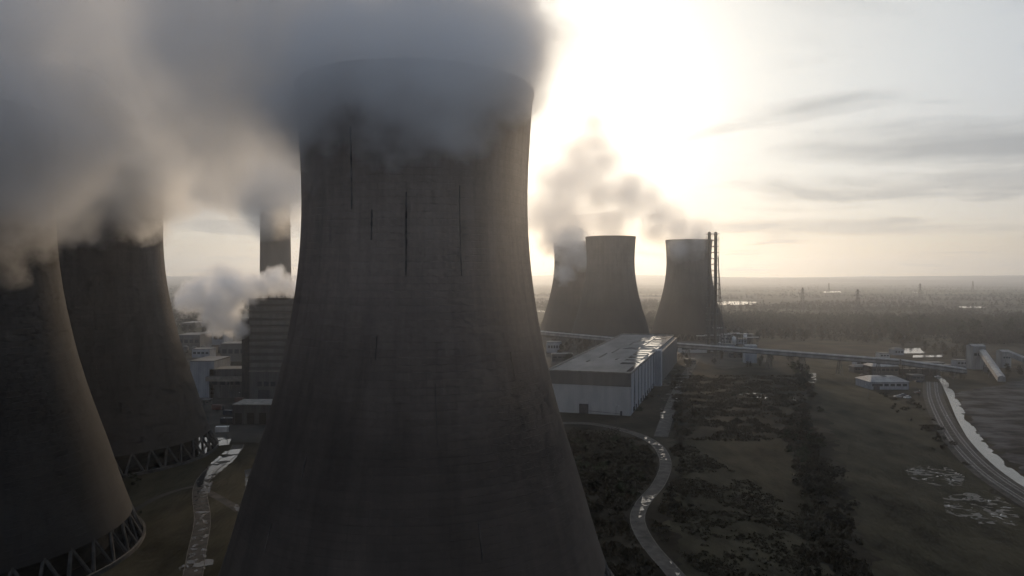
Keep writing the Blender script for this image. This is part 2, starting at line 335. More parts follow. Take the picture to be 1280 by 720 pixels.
# ------------------------------------------------------------------ terrain
def terrain():
    mb = MB(); n = 150; ext = 13000.0
    def c(i):
        u = i / n * 2 - 1; return math.copysign(abs(u) ** 2.6, u) * ext
    def hz(x, y):
        r = math.hypot(x, y)
        if r < 1800: return 0.0
        k = min(1, (r - 1800) / 2500); k2 = max(0, min(1, (r - 6500) / 4500)); k2 = k2 * k2 * (3 - 2 * k2)
        v = 3.0 * k * noise.fractal(Vector((x / 1500, y / 1500, 0)), 1, 2, 3)
        v += k2 * (62 + 34 * noise.fractal(Vector((x / 3000, y / 3000, 5)), 1, 2, 4))
        return v
    for i in range(n + 1):
        for j in range(n + 1):
            x = c(i); y = c(j); mb.v.append((x, y, hz(x, y)))
    for i in range(n):
        for j in range(n):
            a = i * (n + 1) + j; mb.f.append((a, a + n + 1, a + n + 2, a + 1))
    m, t, b = newmat('countryside')
    g = N(t, 'ShaderNodeNewGeometry')
    def nz(scale, det, sx=1, sy=1):
        mp = N(t, 'ShaderNodeMapping'); mp.inputs['Scale'].default_value = (sx, sy, 1); t.links.new(g.outputs['Position'], mp.inputs[0])
        q = N(t, 'ShaderNodeTexNoise'); t.links.new(mp.outputs[0], q.inputs['Vector']); q.inputs['Scale'].default_value = scale; q.inputs['Detail'].default_value = det; return q.outputs[0]
    near = ramp(t, nz(.035, 12), [(.36, (.008, .008, .006)), (.5, (.021, .019, .014)), (.66, (.044, .038, .027))])
    vo = N(t, 'ShaderNodeTexVoronoi'); vo.feature = 'F1'; vo.distance = 'CHEBYCHEV'
    mp = N(t, 'ShaderNodeMapping'); mp.inputs['Scale'].default_value = (1 / 420, 1 / 300, 0); mp.inputs['Rotation'].default_value = (0, 0, .35); t.links.new(g.outputs['Position'], mp.inputs[0]); t.links.new(mp.outputs[0], vo.inputs['Vector']); vo.inputs['Scale'].default_value = 1
    sc_ = N(t, 'ShaderNodeSeparateColor'); t.links.new(vo.outputs['Color'], sc_.inputs[0])
    fld = ramp(t, sc_.outputs[0], [(0, (.035, .04, .026)), (.4, (.055, .052, .038)), (.7, (.04, .046, .028)), (.93, (.11, .105, .09))])
    vd = N(t, 'ShaderNodeTexVoronoi'); vd.feature = 'DISTANCE_TO_EDGE'; t.links.new(mp.outputs[0], vd.inputs['Vector']); vd.inputs['Scale'].default_value = 1
    hedge = math_(t, 'LESS_THAN', vd.outputs['Distance'], 0.03)
    fld = mixc(t, hedge, fld, (.02, .022, .014))
    wood = ramp(t, nz(.0016, 6), [(.50, 0.0), (.53, 1.0)])
    fld = mixc(t, wood, fld, (.022, .024, .017))
    vl = N(t, 'ShaderNodeVectorMath', operation='LENGTH'); t.links.new(g.outputs['Position'], vl.inputs[0])
    mr = N(t, 'ShaderNodeMapRange'); t.links.new(vl.outputs['Value'], mr.inputs[0]); mr.inputs[1].default_value = 850; mr.inputs[2].default_value = 1200
    t.links.new(mixc(t, mr.outputs[0], near, fld), b.inputs['Base Color']); b.inputs['Roughness'].default_value = .95; b.inputs['Specular IOR Level'].default_value = .04
    bp = N(t, 'ShaderNodeBump'); bp.inputs['Distance'].default_value = .6; t.links.new(nz(.25, 8), bp.inputs['Height']); t.links.new(bp.outputs[0], b.inputs['Normal'])
    o = mb.build('terrain', m); tag(o, 'flat brown and green countryside reaching low hills', 'terrain', kind='structure')
terrain()
def sheet(name, pts, z, mat, label, cat, jit=5.0):
    mb = MB(); ring = []
    for i in range(len(pts)):
        a, b = pts[i], pts[(i + 1) % len(pts)]; n = max(1, int((b - a).length / 2.5))
        for k in range(n):
            p = a.lerp(b, k / n); j = jit * (noise.noise(p / 9) + .6 * noise.noise(p / 3)); nn = Vector((-(b - a).y, (b - a).x, 0)).normalized()
            ring.append((p.x + nn.x * j, p.y + nn.y * j, z))
    mb.poly(ring); o = mb.build(name, mat); tag(o, label, cat, kind='structure'); return o
G = lambda L: [gp(*p) for p in L]

# mown strip, rough meadow, ash field
sheet('grass_field', G([(1000, 452), (1078, 452), (1100, 490), (1150, 515), (1215, 580), (1290, 660), (1380, 720), (1500, 820), (1180, 820), (1090, 720), (1060, 600), (1035, 520)]), .03, M['grass'], 'long mown grass strip beside the railway curve', 'field')
sheet('meadow', G([(845, 548), (985, 548), (1015, 610), (1030, 720), (1050, 900), (900, 900), (835, 640)]), .02, M['grass'], 'square of rough meadow between road and scrub belt', 'field')
sheet('ash_field', G([(1192, 492), (1300, 470), (1500, 470), (1700, 700), (1500, 760), (1290, 600), (1225, 545)]), .03, M['ash'], 'blackish churned ground beyond the canal', 'ground')
sheet('lawn', G([(120, 575), (300, 556), (350, 600), (350, 760), (60, 860), (100, 640)]), .02, M['grass'], 'dark lawn between the cooling towers', 'lawn')
yd = sheet('yard', G([(150, 470), (520, 470), (620, 520), (420, 556), (262, 552), (190, 540)]), .025, M['yard'], 'dark yard in front of the boiler house', 'yard', .5)
sheet('works_yard', G([(560, 404), (905, 404), (960, 452), (905, 462), (865, 450), (640, 462), (560, 455)]), .025, M['yard'], 'hard standing below the conveyor', 'yard', 3)
# canal
_, qc, Lc, Rc = strip([gp(*p) for p in [(1150, 462), (1176, 474), (1188, 492), (1206, 528), (1234, 566), (1290, 612), (1400, 670)]], 4.0, .06, 7, 1.2)
mb = MB()
for i in range(len(qc)):
    k_ = 1 - .55 * max(0, noise.fractal(Vector((i * .11, 0, 7)), .8, 2, 4)) + .5 * min(0, noise.noise(Vector((i * .03, 5, 1))))
    Lc[i] = Rc[i].lerp(Lc[i], max(.3, k_))
    if (Lc[i] - qc[i]).length > 30: Lc[i] = qc[i]
for i in range(len(qc) - 1): mb.quad((*Rc[i], .06), (*Rc[i + 1], .06), (*Lc[i + 1], .06), (*Lc[i], .06))
tag(mb.build('canal', M['canal']), 'pale ragged canal of silty water curving beside the railway', 'canal', kind='structure')
# railway
rail_c = [gp(*p) for p in [(1165, 478), (1168, 500), (1188, 540), (1225, 583), (1290, 628), (1400, 690)]]
mb, q, L, Rr = strip(rail_c, 11, .08); tag(mb.build('railway', M['ballast']), 'curved ballast bed of the railway', 'railway', kind='structure')
def rails():
    root = empty('railway_track', q[0].to_3d(), label='twin rusty railway tracks curving beside the canal', cat='railway track')
    o3 = Vector((q[0].x, q[0].y, 0))
    sl_ = MB()
    acc = 0
    for i in range(len(q) - 1):
        d = (q[i + 1] - q[i]); ln = d.length; d.normalize(); nrm = Vector((-d.y, d.x)); k = 0.0
        while k < ln:
            c = q[i] + d * k
            for off in (-2.2, 2.2):
                a = c + nrm * (off - 1.25); b_ = c + nrm * (off + 1.25)
                sl_.bar((a.x - o3.x, a.y - o3.y, .13), (b_.x - o3.x, b_.y - o3.y, .13), .15)
            k += 1.0
    s = sl_.build('sleeper_bed', M['sleeper'], root); s['kind'] = 'stuff'
    for off in (-2.92, -1.48, 1.48, 2.92):
        r = MB()
        for i in range(len(q) - 1):
            d = (q[min(i + 2, len(q) - 1)] - q[max(i - 1, 0)]).normalized(); d0 = (q[i + 1] - q[max(i - 1, 0)]).normalized()
            a = q[i] + Vector((-d0.y, d0.x)) * off; b_ = q[i + 1] + Vector((-d.y, d.x)) * off
            r.bar((a.x - o3.x, a.y - o3.y, .32), (b_.x - o3.x, b_.y - o3.y, .32), .1)
        r.build('rail', M['rail'], root)
rails()
# roads
def road(name, pts, w0, mat, label, z=.05, w1=None, kerb=True):
    mb, q, L, Rr = strip(pts, w0, z, w1); tag(mb.build(name, mat), label, 'road', kind='structure')
    if kerb:
        k = MB()
        for S in (L, Rr):
            for i in range(len(S) - 1): k.bar((*S[i], z + .02), (*S[i + 1], z + .02), .12)
        tag(k.build('kerb', M['kerb']), 'low kerb stones along ' + label, 'kerb', kind='structure')
    return q, L, Rr
bend = [gp(*p) for p in [(690, 529), (740, 530), (790, 541), (820, 556), (832, 578), (824, 604), (803, 630), (797, 652), (812, 682), (845, 720), (900, 790)]]
qb, Lb, Rb = road('road', bend, 4.4, M['concrete_road'], 'the pale winding service road')
road('side_road', [gp(*p) for p in [(826, 546), (838, 510), (852, 478), (866, 455), (874, 444)]], 6.5, M['concrete_road'], 'the lane beside the white warehouse', .045, kerb=False)
lp = [gp(*p) for p in [(298, 556), (290, 568), (262, 590), (250, 612), (253, 650), (246, 690), (236, 740), (200, 840)]]
ql, Ll, Rl = road('path', lp, 4.6, M['asphalt'], 'the wet path between cooling towers')
road('side_path', [gp(*p) for p in [(258, 614), (290, 632), (330, 662), (380, 700)]], 3.0, M['asphalt'], 'the branch path towards the big tower', .055, kerb=False)
road('service_path', [gp(*p) for p in [(252, 606), (225, 612), (190, 625), (150, 650)]], 2.2, M['yard'], 'the branch path towards the left tower', .057, kerb=False)
# puddles
pu = MB()
def ppoly(P): return [(p.x, p.y) for p in P]
patches(pu, ppoly(G([(283, 563), (303, 561), (292, 576), (268, 596), (262, 616), (247, 618), (246, 600), (258, 584)])), .5, -.28, .075, 7, 3)
patches(pu, ppoly(G([(262, 547), (290, 546), (286, 556), (264, 558)])), .5, -.2, .075, 6, 8)
patches(pu, ppoly(G([(240, 620), (262, 616), (262, 650), (240, 655)])), .2, .24, .075, 2.4, 4, line=(ql, 2.4))
patches(pu, ppoly(G([(232, 655), (258, 650), (276, 702), (262, 715), (222, 715)])), .2, .22, .075, 2.4, 11, line=(ql, 2.6))
patches(pu, ppoly(G([(224, 700), (268, 699), (266, 706), (224, 713)])), .25, -.05, .078, 4, 12)
patches(pu, ppoly(G([(286, 630), (296, 629), (310, 642), (300, 642)])), .3, -.1, .08, 4, 13)
patches(pu, ppoly(G([(306, 588), (316, 585), (318, 608), (307, 610)])), .4, -.2, .075, 5, 14)
patches(pu, ppoly(G([(803, 540), (828, 558), (834, 575), (824, 575), (808, 556)])), .25, .20, .075, 2.2, 15, line=(qb, 2.1))
patches(pu, ppoly(G([(803, 620), (824, 618), (812, 640), (798, 648)])), .25, .02, .075, 2.2, 16, line=(qb, 2.1))
patches(pu, ppoly(G([(836, 700), (848, 700), (856, 718), (846, 720)])), .2, .05, .075, 2.2, 17, line=(qb, 2.1))
patches(pu, ppoly(G([(915, 488), (990, 497), (1010, 506), (990, 504), (915, 492)])), .5, -.1, .05, 8, 18, ani=(.4, 1.5))
patches(pu, ppoly(G([(820, 470), (862, 450), (866, 470), (836, 505), (826, 530)])), .5, .30, .07, 6, 19)
patches(pu, ppoly(G([(1004, 466), (1020, 466), (1020, 480), (1004, 480)])), .6, .2, .05, 5, 20)
tag(pu.build('puddles', M['water']), 'shallow rain puddles on paths and roads', 'water', kind='structure')
# pale crusted hollows on the mown strip
cr = MB()
for P, s in (([(1132, 588), (1150, 582), (1185, 584), (1206, 596), (1202, 607), (1170, 607), (1138, 598)], 21), ([(1178, 622), (1205, 615), (1250, 622), (1275, 640), (1272, 657), (1225, 655), (1182, 640)], 22)):
    patches(cr, ppoly(G(P)), .35, .06, .045, 6, s, ridge=.16)
tag(cr.build('flooded_hollows', M['crust']), 'two pale crusted hollows on the mown strip', 'ground', kind='structure')
cw = MB()
for P, s in (([(1132, 588), (1150, 582), (1185, 584), (1206, 596), (1202, 607), (1170, 607), (1138, 598)], 31), ([(1178, 622), (1205, 615), (1250, 622), (1275, 640), (1272, 657), (1225, 655), (1182, 640)], 32)):
    patches(cw, ppoly(G(P)), .35, .16, .06, 6, s, ridge=.035)
tag(cw.build('standing_water', M['water']), 'standing rain water in the two hollows', 'water', kind='structure')
# lagoons far away
lag = [[(880, 378.6), (912, 376.8), (946, 377.6), (944, 381), (884, 381.5)], [(798, 378), (828, 377), (826, 384), (800, 385)], [(812, 395), (822, 392), (838, 393), (836, 398), (814, 399)],
       [(668, 380), (686, 380.5), (686, 383.5), (668, 383)], [(668, 388), (682, 388.5), (682, 390.5), (668, 390)], [(1116, 436), (1150, 435.5), (1156, 442), (1118, 443)], [(1140, 444.5), (1180, 444.5), (1178, 447), (1142, 447.5)],
       [(1028, 364.5), (1050, 364), (1052, 365.6), (1030, 366)], [(1196, 383), (1232, 383.5), (1232, 385.5), (1200, 385)], [(208, 404), (245, 403.5), (250, 405.5), (210, 406.5)], [(1140, 365), (1160, 364.5), (1160, 366), (1142, 366.3)], [(784, 361.6), (826, 361.2), (826, 362.6), (786, 363)]]
lm = MB()
for P in lag:
    pts = G(P); c = sum(pts, Vector()) / len(pts); ring = []
    n = len(pts)
    for i in range(n):
        a, b = pts[i], pts[(i + 1) % n]
        for k in range(6):
            p = a.lerp(b, k / 6); v = p - c; s = 1 + .12 * noise.noise(p / 30)
            ring.append((c.x + v.x * s, c.y + v.y * s, .5))
    lm.poly(ring)
tag(lm.build('lagoons', M['ice']), 'pale lagoons beyond the power station', 'water', kind='structure')

# ------------------------------------------------------------------ cooling towers
PROF = [(7.5, 44.2), (11, 42.9), (20, 40.3), (28.3, 37.9), (40.7, 33.9), (48, 31.9), (54.8, 30.3), (63.9, 28.5), (70, 27.5), (75, 26.9), (82, 26.25), (88, 26.0), (94, 26.0), (102, 26.35), (110, 26.85), (115.6, 27.3), (116, 27.9), (117, 27.9)]
def prof(z):
    for (z0, r0), (z1, r1) in zip(PROF, PROF[1:]):
        if z <= z1: t = (z - z0) / (z1 - z0); return r0 + (r1 - r0) * t
    return PROF[-1][1]
def shell_mesh(name, mat, k=160):
    me = bpy.data.meshes.new(name); v = []; f = []; uvs = []
    zs = [7.5]
    z = 7.5
    while z < 115.4: z += 1.8; zs.append(min(z, 115.6))
    P = [(prof(z), z) for z in zs]
    # smooth the profile
    r = [p[0] for p in P]
    for _ in range(12): r = [r[0]] + [(r[i - 1] + 2 * r[i] + r[i + 1]) / 4 for i in range(1, len(r) - 1)] + [r[-1]]
    P = [(a, b) for a, (_, b) in zip(r, P)]
    P += [(27.6, 115.7), (27.6, 117.0), (26.5, 117.0), (26.5, 115.0)]
    P += [(a - .75, b) for a, b in reversed(list(zip(r, zs))) if b < 114] ; P.append((P[0][0], P[0][1]))
    for (rr, z) in P:
        for i in range(k + 1):
            t = 2 * PI * i / k; v.append((rr * math.cos(t), rr * math.sin(t), z))
    W = 2 * PI * 29
    for a in range(len(P) - 1):
        for i in range(k):
            f.append((a * (k + 1) + i, a * (k + 1) + i + 1, (a + 1) * (k + 1) + i + 1, (a + 1) * (k + 1) + i))
            for (aa, ii) in ((a, i), (a, i + 1), (a + 1, i + 1), (a + 1, i)): uvs.append((ii / k * W, P[aa][1]))
    me.from_pydata(v, [], f); me.update()
    ul = me.uv_layers.new(name='UVMap')
    for i, c in enumerate(uvs): ul.data[i].uv = c
    me.polygons.foreach_set('use_smooth', [True] * len(f)); me.materials.append(mat)
    return me
NL = 40
def leg_pts(i):
    t0 = 2 * PI * i / NL; dt_ = PI / NL * .92
    top = (43.7 * math.cos(t0), 43.7 * math.sin(t0), 7.9)
    for s in (-1, 1): yield top, (46.6 * math.cos(t0 + s * dt_), 46.6 * math.sin(t0 + s * dt_), .3)
legme = None
def cooling_tower(loc, label, mat, rz, detailed=True, seams=()):
    global legme
    root = empty('cooling_tower', loc, rz, label=label, cat='cooling tower', group='cooling towers of the power station')
    sh = bpy.data.objects.new('shell', shell_mesh('shell', mat, 160 if detailed else 96)); C.objects.link(sh); sh.parent = root
    MB().lathe([(47.6, -1), (47.6, 1.1), (47.0, 1.1), (47.0, -.5)], 96, closed=True).build('basin_wall', M['leg'], root, False)
    MB().lathe([(46.9, -.4), (46.9, .25)], 96).build('basin_water', M['water'], root)
    MB().lathe([(39.5, .3), (39.5, 12)], 72).build('packing', M['packing'], root, True)
    if detailed:
        if legme is None:
            a, b = next(leg_pts(0)); lo = MB().bar(a, b, .42, .5, 6).build('leg', M['leg'], None); lm_ = MB(); b2 = list(leg_pts(0))[1]
            lo2 = MB().bar(b2[0], b2[1], .42, .5, 6).build('leg', M['leg'], None); legme = (lo.data, lo2.data)
            bpy.data.objects.remove(lo); bpy.data.objects.remove(lo2)
        for i in range(NL):
            for me in legme:
                o = bpy.data.objects.new('leg', me); C.objects.link(o); o.parent = root; o.rotation_euler = (0, 0, 2 * PI * i / NL)
    else:
        mb = MB()
        for i in range(NL):
            for a, b in leg_pts(i): mb.bar(a, b, .42, .5, 4)
        mb.build('leg_ring', M['leg'], root)
    # lightning conductors / joint runs down the shell: ang is measured in the tower's own frame
    for ang, z0, z1, wd in seams:
        mb = MB(); z = z0
        while z < z1 - .1:
            zb = min(z1, z + .9); ra, rb = prof(z) + .02, prof(zb) + .02
            j = .55 * wd * noise.noise(Vector((z * .9, ang * 9, 0)))
            t = ang - rz
            for_ = [(t - (wd / 2 + j * .5) / ra), (t + (wd / 2 + j * .5) / ra)]
            p = [(ra + .14, for_[0], z), (ra + .14, for_[1], z), (rb + .14, for_[1], zb), (rb + .14, for_[0], zb)]
            mb.quad(*[(r_ * math.cos(a_), r_ * math.sin(a_), z_) for r_, a_, z_ in p])
            n = len(mb.v)
            # sides back to the shell
            for (i0, i1) in ((0, 3), (1, 2)):
                ia, ib = p[i0], p[i1]
                mb.quad(*[(r_ * math.cos(a_), r_ * math.sin(a_), z_) for r_, a_, z_ in ((ia[0], ia[1], ia[2]), (ia[0] - .5, ia[1], ia[2]), (ib[0] - .5, ib[1], ib[2]), (ib[0], ib[1], ib[2]))])
            z = zb
        mb.build('seam', M['stain'], root)
    return root
def seam_at(px, c, py0, py1, wd=.35):
    """angle on the near side of a tower centred at c seen at pixel column px, heights from the pixel rows"""
    r = 27.0
    for _ in range(3):
        d = Vector(((px - 640) / F, 1)).normalized(); cc = Vector((c[0], c[1])); b = d.dot(cc); q_ = b * b - cc.length_squared + r * r
        t = b - math.sqrt(max(q_, 0)); p = d * t - cc
        zt = H + (345 - (py0 + py1) / 2) / F * (d * t).y; r = prof(max(8, min(116, zt)))
    Y = (d * t).y; za = H + (345 - py1) / F * Y; zb = H + (345 - py0) / F * Y
    return (math.atan2(p.y, p.x), max(8, za), min(115, zb), wd)
c0 = (-22.4, 175.0)
seams = [seam_at(508, c0, 240, 345, .30), seam_at(575, c0, 232, 345, .18), seam_at(440, c0, 160, 262, .30), seam_at(465, c0, 262, 300, .3), 
         seam_at(470, c0, 420, 450, .12), seam_at(380, c0, 570, 600, .25), seam_at(336, c0, 655, 690, .25), seam_at(600, c0, 655, 700, .25), seam_at(545, c0, 480, 560, .12), seam_at(640, c0, 440, 470, .1)]
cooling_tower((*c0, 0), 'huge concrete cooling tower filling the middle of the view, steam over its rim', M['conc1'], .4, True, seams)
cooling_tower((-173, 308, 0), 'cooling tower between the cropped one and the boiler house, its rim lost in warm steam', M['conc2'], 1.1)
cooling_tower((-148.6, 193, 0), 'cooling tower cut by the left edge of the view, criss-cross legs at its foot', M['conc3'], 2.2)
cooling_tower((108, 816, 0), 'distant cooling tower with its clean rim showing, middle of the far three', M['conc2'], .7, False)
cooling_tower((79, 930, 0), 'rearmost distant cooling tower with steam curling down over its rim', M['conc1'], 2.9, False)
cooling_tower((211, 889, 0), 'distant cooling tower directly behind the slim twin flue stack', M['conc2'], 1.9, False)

# ------------------------------------------------------------------ tall chimney
ch = empty('chimney', ((344.5 - 640) / F * 690, 690, 0), label='tall thick round concrete chimney rising behind the boiler house into steam', cat='chimney')
M['chimney_conc'] = noisy('chimney_concrete', (.17, .14, .115), (.26, .215, .175), .05, .9, ani=(1, 1, .15), detail=8)  # warm brown of the distant haze put into the concrete colour
MB().lathe([(15.5, 0), (14.2, 60), (13.1, 150), (12.6, 250), (13.2, 250.2), (13.2, 256), (12.2, 256)], 48).build('shaft', M['chimney_conc'], ch, True)
for z in (120, 190): MB().lathe([(13.3, z), (14.6, z + .01), (14.6, z + .6), (13.2, z + .61)], 48, closed=True).build('walkway', M['dark'], ch)
for i in range(3):
    t = i * 2 * PI / 3; MB().lathe([(3.6, 255), (3.6, 261), (3.2, 261), (3.2, 255)], 20, c=(5.5 * math.cos(t), 5.5 * math.sin(t)), closed=True).build('flue', M['flue'], ch)

# ------------------------------------------------------------------ boiler house and annexes (left)
def window_row(parent, x0, x1, z0, z1, y, n, mat='glass', name='window'):
    wd = (x1 - x0) / n
    for i in range(n):
        wn_ = MB().box((x0 + i * wd + .15 * wd, y - .06, z0), (x0 + (i + 1) * wd - .15 * wd, y + .1, z1)).build(name, M[mat], parent)
        MB().box((x0 + i * wd + .12 * wd, y - .16, z0 - .16), (x0 + (i + 1) * wd - .12 * wd, y + .09, z0 - .005)).build('sill', M['conc_plain'], wn_)
B0 = gp(312, 500); B0.z = 0
bh = empty('boiler_house', B0, label='tall boiler house clad in horizontal metal bands, steam at its roof', cat='building')
MB().box((0, 0, 0), (62, 52, 17)).build('lower_wall', M['dark_clad'], bh)
mb = MB()
for i in range(14):
    z = 17.4 + i * 3.05; mb.box((.02 * (i % 2), .02 * (i % 2), z), (62, 52, z + 2.75)); mb.box((.45, .45, z + 2.74), (61.5, 51.5, z + 3.06))
mb.build('upper_wall', M['boiler_clad'], bh)
MB().box((-.3, -.3, 16.9), (62.3, 52.3, 17.4)).build('ledge', M['conc_plain'], bh)
bhr = MB().box((-.4, -.4, 60.1), (62.4, 52.4, 60.9)).build('roof', M['dark'], bh)
for i in range(9): MB().bar((1 + i * 5, 2, 60.9), (1 + i * 5, 2, 63.2 + (i % 3)), .5, .35, 8).build('vent', M['steel'], bhr)
mb = MB(); [mb.bar((-.2, -.2, z), (40, -.2, z), .06) for z in (61.5, 62.0)]; [mb.bar((i * 4, -.2, 60.9), (i * 4, -.2, 62), .06) for i in range(11)]; mb.build('handrail', M['steel'], bhr)
window_row(bh, 4, 40, 8, 11, 0, 9)
MB().box((5, -.1, 0), (12, .2, 6)).build('door', M['door'], bh)
at_ = empty('dark_side_box', B0 + Vector((-5.6, 3, 0)), label='narrow black box added as the dark left side of the boiler house', cat='building')
MB().box((0, 0, 0), (5.4, 14, 48)).build('shaft', M['dark'], at_); MB().box((-.3, -.3, 48), (5.5, 14.3, 48.7)).build('roof', M['dark_clad'], at_)  # added box standing in for the dark side wall of the boiler house
mb = MB()
for i in range(9): mb.bar((-.4, 1, 4 + i * 5), (-.4, 12, 4 + i * 5), .12); mb.bar((-.4, 1 if i % 2 else 12, 4 + i * 5), (-.4, 12 if i % 2 else 1, 9 + i * 5), .1)
mb.build('stair', M['steel'], at_)
def block(name, px0, px1, py_base, top_py, depth, mat, label, cat='building', roofm='roofing', wins=0, z0=0, rz=0):
    A = gp(px0, py_base, z0); Bp = gp(px1, py_base, z0); wdt = Bp.x - A.x; h = H - z0 - (top_py - 345) / F * A.y
    r = empty(name, (A.x, A.y, z0), rz, label=label, cat=cat)
    MB().box((0, 0, 0), (wdt, depth, h)).build('wall', M[mat], r)
    MB().box((-.25, -.25, h), (wdt + .25, depth + .25, h + .45)).build('roof', M[roofm], r)
    if wins: window_row(r, .5, wdt - .5, h * .45, h * .7, 0, wins)
    return r, wdt, h
r, wd_, hh_ = block('pump_hall', 238, 268, 497, 452, 26, 'grey_clad', 'pale grey blank sided hall between far cooling tower and boiler house')
r, wd_, hh_ = block('gantry_building', 262, 304, 497, 462, 14, 'dark_clad', 'dark building on open bays with an overhanging deck', wins=4)
MB().box((-1.5, -2.5, hh_ - 7), (wd_ + .8, -.4, hh_ - 4.2)).build('deck', M['conc_plain'], r)
for i in range(4): MB().bar((1 + i * (wd_ - 2) / 3, -2.2, 0), (1 + i * (wd_ - 2) / 3, -2.2, hh_ - 7), .35).build('column', M['steel'], r)
block('annexe', 284, 300, 494, 472, 3.5, 'white_clad', 'small pale annexe tucked beneath the dark deck')
r, wd_, hh_ = block('substation', 291, 372, 531, 507, 16, 'dark_clad', 'low black open fronted shed with a pale roof edge', roofm='conc_plain')
for i in range(5): MB().box((1.2 + i * 6, -.3, .4), (4.6 + i * 6, .2, 6)).build('bay_shade', M['packing'], r)  # near-black slabs paint the shade inside open bays on a solid wall
for i, (px, py) in enumerate(((296, 527), (303, 526.5))):
    t = empty('water_tank', gp(px, py) + Vector((0, -1, 0)), label=('squat pale round tank before the black shed', 'second pale round tank, nearer the black shed middle')[i], cat='tank')
    MB().lathe([(1.5, 0), (1.5, 2.6), (1.0, 3.1), (.1, 3.3)], 20).build('drum', M['white'], t, True); MB().lathe([(1.56, 1.2), (1.62, 1.25), (1.62, 1.4), (1.56, 1.45)], 20, closed=True).build('band', M['dark'], t)
r, *_ = block('gatehouse', 252, 262, 506, 501, 4, 'band_clad', 'tiny flat roofed hut in the yard by the tower foot', wins=2)
MB().box((1, -.1, 0), (2, .1, 2.1)).build('door', M['door'], r)
rs = [(222, 250, 437, 419, 30, 'dark_clad', 'long dim works shed beyond the steaming yard'), (252, 280, 431, 416, 26, 'grey_clad', 'grey works block behind the drifting vent steam'),
      (226, 244, 411, 404, 40, 'dark_clad', 'low far shed nearest the distant lagoon'), (276, 308, 452, 430, 20, 'band_clad', 'brown works block beside the dark side of the boiler house'),
      (240, 262, 447, 437, 14, 'grey_clad', 'small grey store in front of the dim works shed')]
for a in rs: block('works_shed', *a[:5], a[5], a[6], wins=4)
for i in range(5):
    p = gp(232 + i * 11, 441 + (i % 2)); t = empty('silo', p, label='small squat pale silo in the hazy works yard', cat='silo', group='silos in the hazy works yard')
    MB().lathe([(2.6, 0), (2.6, 5.5), (1.2, 7), (.2, 7.2)], 16).build('drum', M['steel'], t, True); MB().lathe([(2.65, 5.2), (2.8, 5.3), (2.8, 5.5), (2.65, 5.5)], 16, closed=True).build('band', M['dark'], t)
# yard clutter: containers
cols = [('rust red', noisy('red_paint', (.07, .035, .03), (.11, .05, .04), .5, .6)), ('dull blue', noisy('blue_paint', (.035, .045, .06), (.05, .065, .085), .5, .6)), ('off white', M['white'])]
where = ['by the pump hall', 'at the edge of the yard', 'next to the wet path head', 'below the dark deck', 'beside the black shed']
for i, (px, py) in enumerate(((272, 512), (286, 519), (278, 540), (300, 503), (284, 529))):
    cn, cm = cols[i % 3]; t = empty('container', gp(px, py), random.uniform(-.5, .5), label=cn + ' shipping container ' + where[i], cat='container')
    MB().box((-3, -1.2, .15), (3, 1.2, 2.7)).build('body', cm, t)
    for s in (-1, 1): MB().box((3.0 - .01, -1.1 * max(s, 0) - .02 + (0 if s > 0 else .03), .3), (3.08, 1.1 * max(-s, 0) + (0 if s > 0 else .0), 2.55)).build('door', M['steel'], t)

# ------------------------------------------------------------------ warehouse
P0 = gp(788, 520); P1 = gp(842, 420, 22.4); P1.z = 0
dv = P1 - P0; ang = math.atan2(dv.x, dv.y); LEN = dv.length; WID = 44; WH = 22.4
wh = empty('warehouse', P0, -ang, label='long flat roofed warehouse, white lower walls under a brown band', cat='warehouse')
MB().box((-WID, 0, 0), (0, LEN, 15.4)).build('wall', M['white_clad'], wh)
MB().box((-WID - .25, -.25, 15.4), (.25, LEN + .25, WH)).build('upper_band', M['band_clad'], wh)
side = MB(); side.box((.26, .6, .6), (.42, LEN - 1, WH - .6)); side.build('side_wall', M['grey_clad'], wh)
whr = MB().box((-WID - .1, -.1, WH), (.1, LEN + .1, WH + .25)).build('roof', M['roofing'], wh)
pr = MB()
for (a, b) in (((-WID - .5, -.5, WH), (-WID + .2, LEN + .5, WH + 1.1)), ((-.2, -.5, WH), (.5, LEN + .5, WH + .7)), ((-WID + .2, -.5, WH), (-.2, .1, WH + .6)), ((-WID + .2, LEN - .1, WH), (-.2, LEN + .5, WH + 1.4))): pr.box(a, b)
pr.build('parapet', M['conc_plain'], whr)
dp = MB()  # ponding on the flat roof along its right edge
def rpoly(x0, x1, y0, y1): return [(x0, y0), (x1, y0), (x1, y1), (x0, y1)]
patches(dp, rpoly(-3.2, -.5, 6, LEN * .66), .5, -.15, WH + .262, 10, 41, ani=(1.5, .35))
patches(dp, rpoly(-12, -3, 40, LEN - 8), .6, .10, WH + .262, 9, 42, ani=(.35, 1.6))
patches(dp, rpoly(-16, -13, LEN * .5, LEN - 6), .5, -.1, WH + .264, 10, 43, ani=(1.5, .3))
patches(dp, rpoly(-24, -16, LEN * .5, LEN - 6), .6, .28, WH + .262, 9, 44, ani=(.5, 1.3))
dp.build('roof_puddle', M['water'], whr)['kind'] = 'stuff'
for i, (x, y, l) in enumerate(((-30, 70, 26), (-27, 100, 30), (-18, 60, 8), (-33, 45, 9), (-24, 160, 18))): MB().box((x, y, WH + .25), (x + .9, y + l, WH + .6)).build('duct', M['dark'], whr)
MB().box((-27.5, -.3, 0), (-22.5, .2, 5.2)).build('door', M['door'], wh)
d_ = MB().box((-5.4, -.3, 0), (-4.3, .2, 2.3)).build('door', M['door'], wh); MB().box((-4.6, -.42, 1.0), (-4.5, -.31, 1.2)).build('handle', M['steel'], d_)
MB().bar((-22, -.35, 1.6), (-5.4, -.35, .9), .12).build('handrail', M['steel'], wh)
MB().box((.42, LEN * .43, 0), (4.4, LEN * .43 + 9, WH + 1.8)).build('stair_tower', M['grey_clad'], wh)
